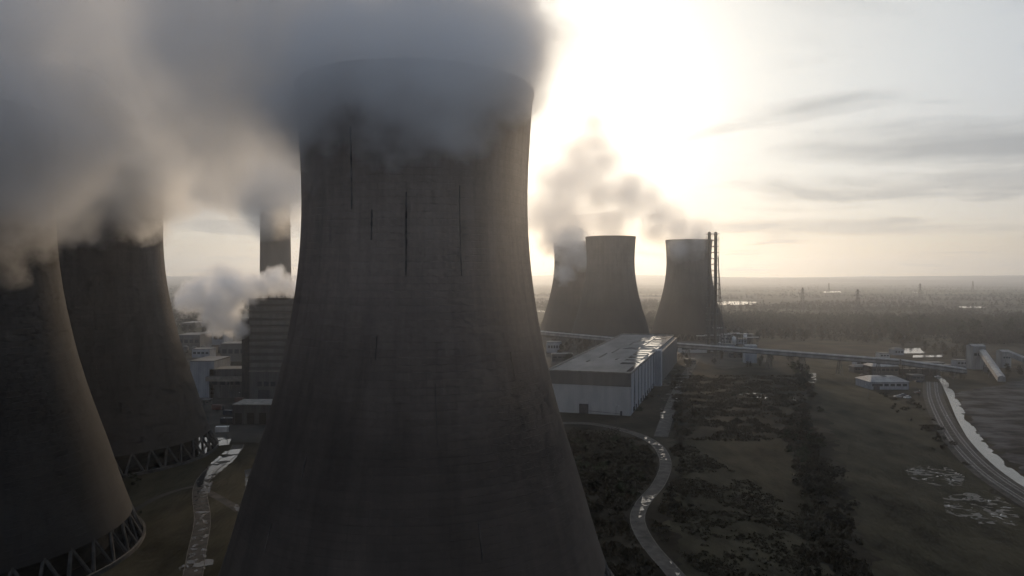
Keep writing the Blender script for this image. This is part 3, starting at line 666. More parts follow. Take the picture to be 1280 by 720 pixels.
MB().box((.42, LEN * .43 + 9, 0), (3.0, LEN - .5, WH - 1.2)).build('lean_to', M['dark_clad'], wh)
for i in range(7): MB().bar((.6, 12 + i * 15, .2), (.6, 12 + i * 15, WH - .3), .18, k=6).build('downpipe', M['steel'], wh)
for i in range(10):
    MB().box((.42, 8 + i * 10, 1.0), (.55, 11 + i * 10, 3.4)).build('window', M['glass'], wh)

# bits behind and left of the warehouse
block('low_office', 684, 702, 441, 428, 12, 'grey_clad', 'grey office block left of the warehouse roof edge', wins=5)
block('pump_shed', 690, 716, 452, 443, 10, 'dark_clad', 'dark shed half hidden behind the warehouse roof', wins=4)

# ------------------------------------------------------------------ conveyor
cp = [gp(560, 404, 15), gp(842, 429, 15), gp(940, 436, 15), gp(1125, 450, 14), gp(1206, 461, 7)]
cv = empty('conveyor', (cp[0].x, cp[0].y, 0), label='long raised grey conveyor gallery on trestles crossing the site', cat='conveyor')
o3 = Vector((cp[0].x, cp[0].y, 0))
for i in range(len(cp) - 1):
    a, b = cp[i] - o3, cp[i + 1] - o3; d = (b - a).normalized(); nrm = Vector((-d.y, d.x, 0)).normalized(); wdt = 2.2; hh = 3.3
    A = [a - nrm * wdt + Vector((0, 0, -hh)), a + nrm * wdt + Vector((0, 0, -hh)), a + nrm * wdt, a + Vector((0, 0, .8)), a - nrm * wdt]
    Bq = [p + (b - a) for p in A]; mb = MB(); n = 0; mb.v = [tuple(p) for p in A + Bq]
    mb.f = [(k, (k + 1) % 5, (k + 1) % 5 + 5, k + 5) for k in range(5)] + [(4, 3, 2, 1, 0), (5, 6, 7, 8, 9)]
    mb.build('gallery', M['gallery'], cv)
    mb = MB(); mb.bar(a - nrm * (wdt + .08) + Vector((0, 0, -.9)), b - nrm * (wdt + .08) + Vector((0, 0, -.9)), .28); mb.bar(a - nrm * (wdt + .1) + Vector((0, 0, -hh)), b - nrm * (wdt + .1) + Vector((0, 0, -hh)), .35)
    mb.build('girder', M['dark'], cv)
    Ls = (b - a).length; k = 14.0
    while k < Ls - 6:
        c = a + d * k; zt = c.z - hh
        if zt > 2:
            mb = MB()
            for s in (-1, 1):
                for q_ in (-1, 1): mb.bar((c.x + nrm.x * s * 1.8 + d.x * q_ * .3, c.y + nrm.y * s * 1.8 + d.y * q_ * .3, zt), (c.x + nrm.x * s * 2.6 + d.x * q_ * 1.6, c.y + nrm.y * s * 2.6 + d.y * q_ * 1.6, 0), .28)
            for zz_ in (.35, .7): mb.bar((c.x + nrm.x * 2.3, c.y + nrm.y * 2.3, zt * zz_), (c.x - nrm.x * 2.3, c.y - nrm.y * 2.3, zt * zz_), .16)
            mb.build('trestle', M['steel'], cv)
        k += 27
def transfer(px0, px1, pyb, pyt, depth, label, gal, wall='gallery', roof='gallery'):
    A = gp(px0, pyb); Bp = gp(px1, pyb); wdt = Bp.x - A.x; h = H - (pyt - 345) / F * A.y
    r = empty('transfer_tower', (A.x, A.y, 0), label=label, cat='tower', group='conveyor transfer towers')
    MB().box((0, 0, 0), (wdt, depth, h)).build('wall', M[wall], r)
    n = MB(); n.v = [(-.3, -.3, h), (wdt + .3, -.3, h), (wdt + .3, depth + .3, h), (-.3, depth + .3, h), (-.3, depth / 2, h + 1.4), (wdt + .3, depth / 2, h + 1.4)]
    n.f = [(0, 1, 5, 4), (2, 3, 4, 5), (0, 4, 3), (1, 2, 5), (3, 2, 1, 0)]; n.build('roof', M[roof], r)
    window_row(r, .5, wdt - .5, h * .6, h * .7, 0, 3)
    if gal:
        (pa, za), (pb, zb) = gal; a = gp(*pa, za) - Vector((A.x, A.y, 0)); b = gp(*pb, zb) - Vector((A.x, A.y, 0)); d = (b - a).normalized()
        nrm = Vector((-d.y, d.x, 0)).normalized(); up = nrm.cross(d); up = up if up.z > 0 else -up
        Aq = [a + nrm * sx * 2.3 + up * sz for sx, sz in ((-1, -1.8), (1, -1.8), (1, 1.6), (0, 2.4), (-1, 1.6))]
        mb = MB(); mb.v = [tuple(p) for p in Aq + [p + (b - a) for p in Aq]]; mb.f = [(k, (k + 1) % 5, (k + 1) % 5 + 5, k + 5) for k in range(5)] + [(4, 3, 2, 1, 0), (5, 6, 7, 8, 9)]
        mb.build('sloping_gallery', M['gallery'], r)
        for t in (.3, .6):
            c = a + (b - a) * t
            if c.z > 3:
                mb = MB()
                for s in (-1, 1): mb.bar((c.x + nrm.x * 2 * s, c.y + nrm.y * 2 * s, c.z - 1.5), (c.x + nrm.x * 3 * s, c.y + nrm.y * 3 * s, 0), .3)
                mb.bar((c.x - nrm.x * 2.5, c.y - nrm.y * 2.5, c.z * .4), (c.x + nrm.x * 2.5, c.y + nrm.y * 2.5, c.z * .4), .2)
                mb.build('trestle', M['steel'], r)
    return r
transfer(932, 946, 454, 433, 8, 'square pale junction tower where the conveyor passes the scrub', None, wall='grey_clad')
transfer(1216, 1232, 462, 433, 9, 'pale transfer tower with a chute gallery sloping to the black ground', ((1227, 438), 15.5), ) if False else transfer(1216, 1232, 462, 433, 9, 'pale transfer tower with a chute gallery sloping to the black ground', (((1228, 440), 14), ((1252, 474), 3)))
transfer(1253, 1264, 460, 440, 8, 'pale transfer tower at the right edge with a descending gallery', (((1262, 442), 14), ((1330, 470), 2)))
# dark open frame under the conveyor near the workshop
fr = empty('loading_frame', gp(1128, 470), label='dark open steel loading frame below the conveyor end', cat='frame')
mb = MB()
for i in range(7):
    for y in (0, 7): mb.bar((i * 5, y, 0), (i * 5, y, 9), .3)
    mb.bar((i * 5, 0, 9), (i * 5, 7, 9), .25)
mb.build('column_frame', M['dark'], fr); MB().box((-1, -1, 9.2), (31, 8, 10)).build('roof', M['dark_clad'], fr); MB().box((1, 2, .1), (29, 7.5, 5)).build('hopper', M['dark'], fr)
# workshop with stepped roof, offices beside it
def hip(name, px0, px1, pyb, h, depth, wallm, roofm, label, rise=2.2, rz=0, wins=6, over=.6, flat=.35):
    A = gp(px0, pyb); Bp = gp(px1, pyb); wdt = Bp.x - A.x
    r = empty(name, (A.x, A.y, 0), rz, label=label, cat='building')
    MB().box((0, 0, 0), (wdt, depth, h)).build('wall', M[wallm], r)
    o = over; q_ = flat; n = MB()
    n.v = [(-o, -o, h), (wdt + o, -o, h), (wdt + o, depth + o, h), (-o, depth + o, h), (wdt * q_ * .5, depth * q_, h + rise), (wdt * (1 - q_ * .5), depth * q_, h + rise), (wdt * (1 - q_ * .5), depth * (1 - q_), h + rise), (wdt * q_ * .5, depth * (1 - q_), h + rise)]
    n.f = [(3, 2, 1, 0), (0, 1, 5, 4), (1, 2, 6, 5), (2, 3, 7, 6), (3, 0, 4, 7), (4, 5, 6, 7)]
    n.build('roof', M[roofm], r)
    if wins: window_row(r, .6, wdt - .6, h * .45, h * .75, 0, wins)
    return r, wdt
w1_, wd1 = hip('workshop', 1088, 1136, 487, 5.0, 21, 'grey_clad', 'gallery', 'wide low workshop with a pale shallow roof beside the grass strip', 2.6)
MB().box((2, -.12, 0), (6, .1, 3.8)).build('door', M['door'], w1_); MB().box((wd1 * .46, 7, 7.62), (wd1 * .56, 13, 7.9)).build('skylight', M['water'], w1_)
hip('workshop', 1090, 1124, 469, 6.5, 14, 'dark_clad', 'gallery', 'dark walled workshop with pale roof, directly behind the wide one', 2.4)
hip('office', 1068, 1086, 466, 4.5, 9, 'band_clad', 'roofing', 'small brown office at the head of the grass strip', 1.5, wins=5)
r, _ = hip('office', 1118, 1130, 444, 5, 10, 'grey_clad', 'roofing', 'grey lodge just beyond the conveyor by the pale pool', 1.8, wins=3)

block('store', 1070, 1086, 458, 451, 7, 'grey_clad', 'grey store tight against the small brown office', wins=3)
block('store', 1140, 1156, 476, 470, 8, 'dark_clad', 'black store between workshop and railway head', wins=3)
block('store', 1160, 1172, 468, 462, 7, 'white_clad', 'small pale store by the head of the canal', wins=2)
block('store', 1176, 1190, 464, 457, 7, 'grey_clad', 'grey store under the last conveyor trestles', wins=2)
block('store', 1236, 1250, 466, 460, 6, 'dark_clad', 'black store between the two transfer towers', wins=2)
block('store', 1196, 1210, 458, 451, 8, 'grey_clad', 'grey store left of the transfer tower foot', wins=3)
block('store', 1100, 1112, 448, 442, 8, 'white_clad', 'pale store just beyond the conveyor near the lodge', wins=3)
# clutter by the stack
for i, (px, py, wpx, hp, m_) in enumerate(((850, 441, 34, 9, 'white_clad'), (888, 440, 30, 9, 'grey_clad'), (900, 428, 18, 8, 'white_clad'), (868, 424, 14, 7, 'dark_clad'), (922, 430, 12, 6, 'grey_clad'), (858, 455, 12, 5, 'band_clad'), (912, 447, 16, 6, 'dark_clad'), (846, 418, 12, 7, 'grey_clad'))):
    lab = ['long white shed under the conveyor beside the warehouse', 'grey shed under the conveyor below the twin flues', 'white block right behind the twin flue foot', 'black block between warehouse end and flues', 'small grey block right of the pipe racks', 'small brown hut on the lane by the warehouse', 'low black hut between the scrub and conveyor', 'grey block nearest the warehouse back corner'][i]
    block('plant_shed', px, px + wpx, py, py - hp, 9, m_, lab, wins=3)
for i in range(9):
    px = 872 + i * 7.5 + random.uniform(-2, 2); py = random.uniform(420, 437); p = gp(px, py); rr_ = random.uniform(1.5, 3.2); h = random.uniform(4, 11)
    t = empty('storage_tank', p, label='small round metal tank among the pipework at the flue foot', cat='tank', group='tanks round the twin flue stack')
    MB().lathe([(rr_, 0), (rr_, h), (rr_ * .6, h + .8), (.1, h + 1)], 18).build('drum', M['steel' if i % 2 else 'white'], t, True)
    MB().bar((rr_ + .2, 0, 0), (rr_ + .2, 0, h), .12).build('ladder', M['dark'], t)
for i in range(8):
    px = 862 + i * 10; py = 424 + (i * 7) % 17; p = gp(px, py); h = random.uniform(7, 16); L_ = random.uniform(8, 16)
    t = empty('pipe_rack', p, random.uniform(-.6, .6), label='steel pipe rack of bare frames at the flue foot', cat='pipe rack', group='pipe racks round the twin flue stack')
    mb = MB()
    for k in range(4):
        for y in (0, 3): mb.bar((k * L_ / 3, y, 0), (k * L_ / 3, y, h), .22)
        mb.bar((k * L_ / 3, 0, h), (k * L_ / 3, 3, h), .2)
    for zf in (.5, 1): mb.bar((0, 0, h * zf), (L_, 0, h * zf), .2); mb.bar((0, 3, h * zf), (L_, 3, h * zf), .2)
    mb.bar((0, 0, 0), (L_ / 3, 0, h), .14); mb.bar((L_ / 3, 0, h), (2 * L_ / 3, 0, 0), .14)
    mb.build('steel_frame', M['steel'], t)
    mb = MB(); [mb.bar((-1, .6 + k * .7, h + .4), (L_ + 1, .6 + k * .7, h + .4), .25, k=6) for k in range(3)]; mb.build('pipe', M['white'], t)
# twin flue stack with guy mast
sp_ = gp(890, 441); st = empty('flue_stack', (sp_.x, sp_.y, 0), label='slim pair of steel flues with cross ties and a leaning lattice', cat='chimney')
ht = H + (345 - 290) / F * sp_.y
for s in (-1, 1):
    mb = MB(); r0 = sp_.y / F * 1.9
    pr_ = [(r0 * 1.05, 0), (r0, 15), (r0, ht - 3), (r0 * 1.25, ht - 2.9), (r0 * 1.25, ht - 2.2), (r0 * .95, ht - 2.1), (r0 * .95, ht), (r0 * .8, ht)]
    mb.lathe(pr_, 20, c=(s * sp_.y / F * 3.9, 0)); mb.build('flue', M['flue'], st, True)
for i in range(19):
    z = 8 + i * (ht - 10) / 18; mb = MB(); e = sp_.y / F * 6.9
    for y in (-3, 3): mb.bar((-e, y, z), (e, y, z), .35)
    for x in (-e, e): mb.bar((x, -3, z), (x, 3, z), .35)
    mb.build('platform', M['steel'], st)
mb = MB(); e = sp_.y / F * 6.9
for x in (-e, e):
    for y in (-3, 3): mb.bar((x, y, 0), (x, y, ht - 4), .22)
for i in range(20):
    z0, z1 = i * (ht - 6) / 20, (i + 1) * (ht - 6) / 20
    for y in (-3, 3): mb.bar((-e if i % 2 else e, y, z0), (e if i % 2 else -e, y, z1), .12)
mb.build('lattice', M['flue'], st)
mb = MB(); T0 = Vector((e, 0, ht * .8)); B1 = Vector((e + sp_.y / F * 9, 0, 0)); B2 = Vector((e + sp_.y / F * 5, 0, 0))
mb.bar(T0, B1, .35); mb.bar(T0, B2, .3)
for i in range(1, 22):
    a = i / 22; b = (i + 1) / 22; pa = T0.lerp(B1, a); pb = T0.lerp(B2, b); mb.bar(pa, pb, .12); mb.bar(pb, T0.lerp(B1, min(1, b + .04)), .12)
mb.build('brace', M['flue'], st)

# ------------------------------------------------------------------ pylons
def pylon(h):
    r = empty('pylon', (0, 0, 0)); mb = MB(); th = .28 * h / 50
    def hw(z): return h * (.085 * (1 - z / h) ** 1.3 + .018)
    lv = [0, .16, .3, .42, .53, .63, .72, .81, .9, 1.0]
    for a, b in zip(lv, lv[1:]):
        for i in range(4):
            c1 = [(-1, -1), (1, -1), (1, 1), (-1, 1)][i]; c2 = [(-1, -1), (1, -1), (1, 1), (-1, 1)][(i + 1) % 4]; za, zb = a * h, b * h
            mb.bar((c1[0] * hw(za), c1[1] * hw(za), za), (c1[0] * hw(zb), c1[1] * hw(zb), zb), th)
            mb.bar((c1[0] * hw(za), c1[1] * hw(za), za), (c2[0] * hw(zb), c2[1] * hw(zb), zb), th * .6)
            mb.bar((c2[0] * hw(za), c2[1] * hw(za), za), (c1[0] * hw(zb), c1[1] * hw(zb), zb), th * .6)
    mb.build('body', M['steel'], r)
    for z, l in ((.64, .17), (.78, .21), (.91, .14)):
        a = MB()
        for s in (-1, 1):
            for q_ in (-1, 1): a.bar((0, q_ * hw(z * h), z * h), (s * l * h, 0, z * h), th * .8); a.bar((0, q_ * hw(z * h), z * h + .045 * h), (s * l * h, 0, z * h), th * .6)
            a.bar((s * l * h, 0, z * h), (s * l * h, 0, z * h - .05 * h), th * .7)
        a.build('crossarm', M['steel'], r)
    return r
py0 = pylon(50.0)
PL = [((1072, 396), 'tall lattice pylon standing out clearest above the far woods'), ((1003, 391), 'lattice pylon between the twin flues and the clearest pylon'), ((1036, 374), 'faint pylon just beyond the clearest pylon'),
      ((1150, 378), 'faint pylon above the pale transfer tower fields'), ((1216, 368), 'tiny pylon far above the transfer tower'), ((252, 372), 'faint pylon beside the steam on the left plain')]
for i, (p, l) in enumerate(PL):
    r = py0 if i == 0 else copy_tree(py0); g_ = gp(*p); r.location = (g_.x, g_.y, 0); r.rotation_euler = (0, 0, .5 + .3 * (i % 3)); tag(r, l, 'pylon', 'pylons across the plain')
    s_ = min(1.15, 1 + i * .02); r.scale = (s_,) * 3

# ------------------------------------------------------------------ cars, lamp posts
def make_car(mat):
    r = empty('parked_car', (0, 0, 0)); mb = MB(); w2 = .88
    pr_ = [(-2.15, .35), (-2.2, .75), (-2.05, .92), (-1.2, 1.0), (2.0, .98), (2.2, .8), (2.2, .35)]
    n = len(pr_); mb.v = [(x, -w2, z) for x, z in pr_] + [(x, w2, z) for x, z in pr_]; mb.f = [tuple(range(n)), tuple(range(2 * n - 1, n - 1, -1))] + [(i, i + n, (i + 1) % n + n, (i + 1) % n) for i in range(n)]
    mb.build('body', mat, r)
    mb = MB(); pc = [(-1.25, .98), (-.6, 1.42), (1.1, 1.45), (1.9, .98)]; n = 4; mb.v = [(x, -w2 + .1 + (.12 if z > 1.2 else 0), z) for x, z in pc] + [(x, w2 - .1 - (.12 if z > 1.2 else 0), z) for x, z in pc]
    mb.f = [tuple(range(n)), tuple(range(2 * n - 1, n - 1, -1))] + [(i, i + n, (i + 1) % n + n, (i + 1) % n) for i in range(n)]; mb.build('window', M['glass'], r)
    MB().box((-.55, -.7, 1.43), (1.05, .7, 1.49)).build('roof', mat, r)
    for x in (-1.35, 1.35):
        for y in (-.86, .86):
            wv = MB(); wv.bar((x, y - .1, .33), (x, y + .1, .33), .33, k=14); wo = wv.build('wheel', M['dark'], r)
            MB().bar((x, y - .12, .33), (x, y + .12, .33), .2, k=10).build('rim', M['rail'], wo)
    return r
carm = [('silver', noisy('silver_paint', (.4, .4, .42), (.5, .5, .52), .5, .25, metal=.6)), ('dark blue', noisy('navy_paint', (.02, .03, .06), (.03, .04, .09), .5, .3)), ('white', M['white']), ('red', cols[0][1])]
protos = [make_car(m_) for _, m_ in carm]
wl = ['by the wide workshop corner', 'in front of the wide workshop', 'at the end of the car row by the workshop', 'beside the small brown office', 'on the lane next to the warehouse', 'under the dark loading frame edge', 'near the canal head', 'between workshop and railway']
for i, (px, py) in enumerate(((1122, 497), (1128, 495), (1134, 498), (1078, 470), (848, 486), (1148, 478), (1172, 472), (1146, 492))):
    o = protos[i] if i < 4 else copy_tree(protos[i % 4]); g_ = gp(px, py); o.location = (g_.x, g_.y, .05); o.rotation_euler = (0, 0, random.uniform(-.4, .4)); tag(o, carm[i % 4][0] + ' car parked ' + wl[i], 'car', 'parked cars')

def lamp_post():
    r = empty('lamp_post', (0, 0, 0)); MB().bar((0, 0, 0), (0, 0, 9), .13, .08, 8).build('post', M['steel'], r); MB().bar((0, 0, 9), (1.4, 0, 9.3), .06, k=6).build('arm', M['steel'], r); MB().box((1.2, -.15, 9.2), (1.9, .15, 9.38)).build('lamp_head', M['white'], r); return r
lp0 = lamp_post()
LPW = ['at the near end of the warehouse lane', 'half way along the warehouse lane', 'at the far end of the warehouse lane', 'on the grass before the wide workshop', 'between workshop and railway tracks', 'on the railway bank above the flooded hollows', 'where the wet path meets the yard', 'beside the wet path near the tower legs', 'in the yard by the black shed', 'on the road verge before the warehouse front', 'at the corner of the wide workshop', 'at the top of the mown strip']
for i, (px, py) in enumerate(((842, 520), (850, 495), (858, 472), (1085, 500), (1150, 508), (1180, 545), (284, 548), (246, 560), (296, 512), (770, 531), (1136, 480), (1060, 478))):
    o = lp0 if i == 0 else copy_tree(lp0); o.location = gp(px, py); o.rotation_euler = (0, 0, random.uniform(0, 6)); tag(o, 'thin grey street lamp ' + LPW[i], 'street lamp', 'lamp posts of the station grounds')

# ------------------------------------------------------------------ vegetation
def crown_mesh(name, mat, h, r, n, leaf, zc=.6, seed=0, cl=14, flat=1.0):
    rd = random.Random(seed); mb = MB(); cs = []
    for i in range(cl):
        a = rd.uniform(0, 2 * PI); q_ = rd.random() ** .6; z = h * (zc + (1 - zc) * rd.uniform(-.9, .85)); k = max(.25, 1 - abs(z / h - zc) / (1.1 * (1 - zc) + .05)); cs.append((Vector((math.cos(a) * r * q_ * k, math.sin(a) * r * q_ * k, z)), r * rd.uniform(.22, .5)))
    for i in range(n):
        c, cr_ = rd.choice(cs); d = Vector((rd.gauss(0, 1), rd.gauss(0, 1), rd.gauss(0, 1) * flat)).normalized() * cr_ * (rd.random() ** .35); p = c + d
        if p.z < .05: p.z = .05 + rd.random() * .4
        u = Vector((rd.gauss(0, 1), rd.gauss(0, 1), rd.gauss(0, 1))).normalized() * leaf * rd.uniform(.5, 1.4); v = u.orthogonal().normalized() * leaf * rd.uniform(.25, .7)
        k = len(mb.v); mb.v += [tuple(p - u), tuple(p + v), tuple(p + u * .8), tuple(p - v * .7)]; mb.f.append((k, k + 1, k + 2, k + 3))
    return mb, cs
def make_tree(kind, seed):
    rd = random.Random(seed); h = 11.0; r = empty('tree', (0, 0, 0)); mb, cs = crown_mesh('crown', None, h, 4.2, 1000 if kind != 'evergreen' else 1300, .42, .5, seed, 22)
    tm = MB(); tm.bar((0, 0, 0), (.1, 0, h * .5), .28, .17, 7)
    for c, cr_ in cs[:11]: tm.bar((.05, 0, h * rd.uniform(.2, .48)), c, .12, .04, 4)
    tm.build('trunk', M['bark'], r); mb.build('crown', M[kind], r); return r
def make_bush(kind, seed):
    mb, _ = crown_mesh('bush', None, 3.6, 3.0, 620, .34, .42, seed, 13); o = mb.build('bush', M[kind]); return o
tp = [make_tree('twig', 1), make_tree('twig2', 2), make_tree('evergreen', 3), make_tree('twig', 4)]; tused = [False] * 4
bp_ = [make_bush('twig2', 11), make_bush('twig', 12), make_bush('bramble', 13), make_bush('evergreen', 14), make_bush('twig2', 15)]; bused = [False] * 5
def put_tree(p, label, group, s=1.0, k=None):
    k = random.randrange(4) if k is None else k
    o = copy_tree(tp[k]) if tused[k] else tp[k]; tused[k] = True
    o.location = (p.x, p.y, 0); o.rotation_euler = (0, 0, random.uniform(0, 6.28)); q_ = s * random.uniform(.75, 1.25); o.scale = (q_, q_, q_ * random.uniform(.85, 1.2)); tag(o, label, 'tree', group)
def put_bush(p, label, group, s=1.0, ks=(0, 1, 2, 3, 4), fl=1.0):
    k = random.choice(ks); o = bp_[k] if not bused[k] else bp_[k].copy()
    if bused[k]: C.objects.link(o)
    bused[k] = True; o.location = (p.x, p.y, -.05); o.rotation_euler = (0, 0, random.uniform(0, 6.28)); q_ = s * random.uniform(.45, 1.0) * random.uniform(.8, 1.6); o.scale = (q_ * random.uniform(.8, 1.5), q_ * random.uniform(.8, 1.1), q_ * fl * random.uniform(.6, 1.1)); tag(o, ['blackish ', 'brown leafless ', 'rusty bramble ', 'dark evergreen ', 'dense black '][k] + label.replace('dark ', '', 1).replace('small ', '', 1), 'bush', group)
def fill(poly_px, n, fn):
    P = ppoly(G(poly_px)); xs = [p[0] for p in P]; ys = [p[1] for p in P]; k = 0; tries = 0
    while k < n and tries < n * 60:
        tries += 1; p = Vector((random.uniform(min(xs), max(xs)), random.uniform(min(ys), max(ys)), 0))
        if inside((p.x, p.y), P) and min((p.xy - c_).length for c_ in qb) > 5.5: fn(p); k += 1
fill([(712, 552), (790, 556), (812, 575), (816, 600), (795, 632), (778, 640), (745, 642), (730, 610)], 74, lambda p: put_bush(p, 'dark bush in the dense thicket inside the road bend', 'thicket in the road bend', 1.75, (0, 4, 0, 3)))
fill([(990, 455), (1003, 455), (1024, 500), (1032, 560), (1052, 600), (1070, 660), (1094, 730), (1020, 730), (1008, 640), (990, 590), (984, 540), (1004, 510)], 86, lambda p: put_bush(p, 'bush in the ragged scrub belt beside the mown strip', 'scrub belt beside the mown strip', 1.3, (0, 4, 1, 3, 2, 0)))
fill([(846, 470), (990, 470), (1004, 520), (988, 540), (900, 535), (845, 540), (838, 530)], 60, lambda p: put_bush(p, 'low bush on the patchy scrubland right of the lane', 'scrubland right of the lane', .95, (0, 1, 2, 4), .5))
fill([(834, 560), (850, 560), (860, 610), (870, 660), (835, 650), (830, 610)], 22, lambda p: put_bush(p, 'low bush on the outer verge of the road bend', 'bushes outside the road bend', .6, (0, 1, 2)))
fill([(800, 480), (822, 480), (808, 516), (796, 518)], 14, lambda p: put_bush(p, 'dark bush against the long side wall of the warehouse', 'bushes by the warehouse side', .9, (0, 3)))
fill([(1098, 492), (1152, 502), (1182, 545), (1215, 585), (1206, 590), (1168, 550), (1110, 508)], 30, lambda p: put_bush(p, 'small bush on the bank between grass strip and railway', 'bushes on the railway bank', .6, (0, 1)))
fill([(160, 590), (180, 600), (200, 640), (175, 650)], 5, lambda p: put_bush(p, 'dark bush on the lawn near the leftmost tower legs', 'bushes on the lawn', .6, (0, 3)))
# trees
fill([(688, 428), (760, 424), (735, 452), (695, 460)], 26, lambda p: put_tree(p, 'dark tree left of the warehouse roof', 'trees left of the warehouse', .8))
fill([(950, 424), (1110, 430), (1210, 452), (1210, 438), (1120, 420), (960, 412)], 60, lambda p: put_tree(p, 'bare tree just beyond the conveyor', 'trees beyond the conveyor', .85, random.choice((0, 1, 3))))
fill([(1080, 419), (1285, 424), (1285, 410), (1080, 404)], 80, lambda p: put_tree(p, 'dark conifer in the plantation on the right plain', 'plantation trees on the right plain', 1.15, 2))
fill([(1075, 452), (1068, 462), (1088, 470), (1092, 460)], 5, lambda p: put_tree(p, 'tree between the small office and workshop', 'trees by the workshop', .6))
fill([(1140, 468), (1210, 478), (1200, 466), (1150, 460)], 12, lambda p: put_tree(p, 'small bare tree at the canal head', 'trees at the canal head', .5))
fill([(1235, 464), (1285, 462), (1285, 470), (1240, 476)], 8, lambda p: put_tree(p, 'small tree near the right hand galleries', 'trees by the galleries', .5))
fill([(216, 425), (300, 422), (300, 410), (214, 412)], 26, lambda p: put_tree(p, 'dim tree beyond the hazy works yard', 'trees beyond the works yard', .9, random.choice((0, 1))))
fill([(846, 446), (935, 447), (1000, 446), (1000, 456), (930, 460), (868, 462), (850, 456)], 26, lambda p: put_tree(p, 'small dark tree before the plant at the flue foot', 'trees before the flue stack plant', .5, random.choice((0, 1))))
fill([(905, 418), (960, 420), (960, 430), (905, 430)], 16, lambda p: put_tree(p, 'dark tree beyond the pipe racks of the flue stack', 'trees beyond the pipe racks', .8, random.choice((0, 1))))
# far woodland, one mass
wd = MB(); rd = random.Random(5); cnt = 0
for _ in range(60000):
    px = rd.uniform(-60, 1340); py = rd.uniform(350.5, 430)
    if rd.random() > .25 + .75 * ((py - 350) / 62): pass
    p = gp(px, py)
    if p.y > 9000 or (p.y < 1000 and (px < 935 or py > 418 + (px - 935) * .045)): continue
    v = noise.fractal(Vector((p.x / 500, p.y / 260, 3)), 1, 2, 3) + (.34 if p.y < 1500 and p.x > 200 else 0)
    line = abs(math.sin(p.y / 170 + p.x / 900)) < .05 or abs(math.sin(p.x / 230 + p.y / 1400)) < .03
    if v < .22 and not line: continue
    s = rd.uniform(3.0, 6.0); h = rd.uniform(6, 13); nq = 24 if p.y < 1700 else 9; lf_ = 1.0 if p.y < 1700 else 2.2
    z0 = 0 if p.y < 1900 else -2
    for q_ in range(nq):
        a = rd.uniform(0, 2 * PI); zf = rd.random(); rr_ = s * math.sqrt(rd.random()) * (1 - .75 * zf * zf); k = len(wd.v)
        c_ = Vector((p.x + rr_ * math.cos(a), p.y + rr_ * math.sin(a), z0 + h * zf)); u = Vector((rd.gauss(0, 1), rd.gauss(0, 1), rd.gauss(0, 1))).normalized() * lf_ * rd.uniform(.6, 1.5); v_ = u.orthogonal().normalized() * lf_ * rd.uniform(.5, 1.1)
        wd.v += [tuple(c_ - u), tuple(c_ + v_), tuple(c_ + u), tuple(c_ - v_)]; wd.f.append((k, k + 1, k + 2, k + 3))
    cnt += 1
    if cnt > 16000: break
WP = ppoly(G([(936, 408), (1290, 411), (1290, 431), (1215, 432), (1120, 430), (945, 424)])); k_n = 0
while k_n < 2600:
    x = rd.uniform(200, 1000); y = rd.uniform(700, 1150)
    if not inside((x, y), WP) or noise.fractal(Vector((x / 60, y / 60, 8)), 1, 2, 3) < rd.uniform(-.5, .15): x = None
    k_n += 1
    if x is None: continue
    s = rd.uniform(2.5, 5.5); h = rd.uniform(5, 11)
    for q_ in range(30):
        a = rd.uniform(0, 2 * PI); zf = rd.random(); rr_ = s * math.sqrt(rd.random()) * (1 - .75 * zf * zf); k = len(wd.v)
        c_ = Vector((x + rr_ * math.cos(a), y + rr_ * math.sin(a), h * zf)); u = Vector((rd.gauss(0, 1), rd.gauss(0, 1), rd.gauss(0, 1))).normalized() * .8 * rd.uniform(.6, 1.5); v_ = u.orthogonal().normalized() * .8 * rd.uniform(.5, 1.1)
        wd.v += [tuple(c_ - u), tuple(c_ + v_), tuple(c_ + u), tuple(c_ - v_)]; wd.f.append((k, k + 1, k + 2, k + 3))
tag(wd.build('woodland', M['twig2']), 'far woods and hedgerows fading into the haze', 'woodland', kind='stuff')
# undergrowth: tussocks and brambles too many to count
ug = MB(); rd = random.Random(9)
def tuss(P, n, smin, smax, hmax):
    P = ppoly(G(P)); xs = [p[0] for p in P]; ys = [p[1] for p in P]; c_ = 0; tr = 0
    while c_ < n and tr < n * 40:
        tr += 1; x = rd.uniform(min(xs), max(xs)); y = rd.uniform(min(ys), max(ys))
        if not inside((x, y), P) or noise.fractal(Vector((x / 14, y / 14, 2)), 1, 2, 3) < rd.uniform(-.25, .35): continue
        if min((Vector((x, y)) - b0).length for b0 in qb) < 4: continue
        c_ += 1; s = rd.uniform(smin, smax)
        for _ in range(7):
            k = len(ug.v); a = rd.uniform(0, 2 * PI); q_ = rd.uniform(0, s); bx, by = x + math.cos(a) * q_, y + math.sin(a) * q_; hh = rd.uniform(.3, 1) * hmax; ww = rd.uniform(.2, .5) * s; b_ = rd.uniform(0, PI)
            ug.v += [(bx - ww * math.cos(b_), by - ww * math.sin(b_), .0), (bx + ww * math.cos(b_), by + ww * math.sin(b_), .0), (bx + rd.uniform(-.4, .4), by + rd.uniform(-.4, .4), hh)]; ug.f.append((k, k + 1, k + 2))
tuss([(838, 470), (1000, 470), (1020, 560), (1060, 640), (1096, 740), (1005, 740), (1000, 640), (985, 552), (845, 550)], 5200, .6, 1.8, 1.3)
tuss([(705, 545), (800, 548), (822, 575), (820, 605), (795, 640), (790, 660), (830, 720), (765, 720), (735, 640)], 2200, .5, 1.5, 1.0)
tuss([(836, 560), (862, 556), (1000, 640), (1020, 740), (900, 740), (812, 660), (835, 610)], 3000, .4, 1.1, .6)
tag(ug.build('undergrowth', M['bramble']), 'tussocks and brambles over the rough ground', 'undergrowth', kind='stuff')

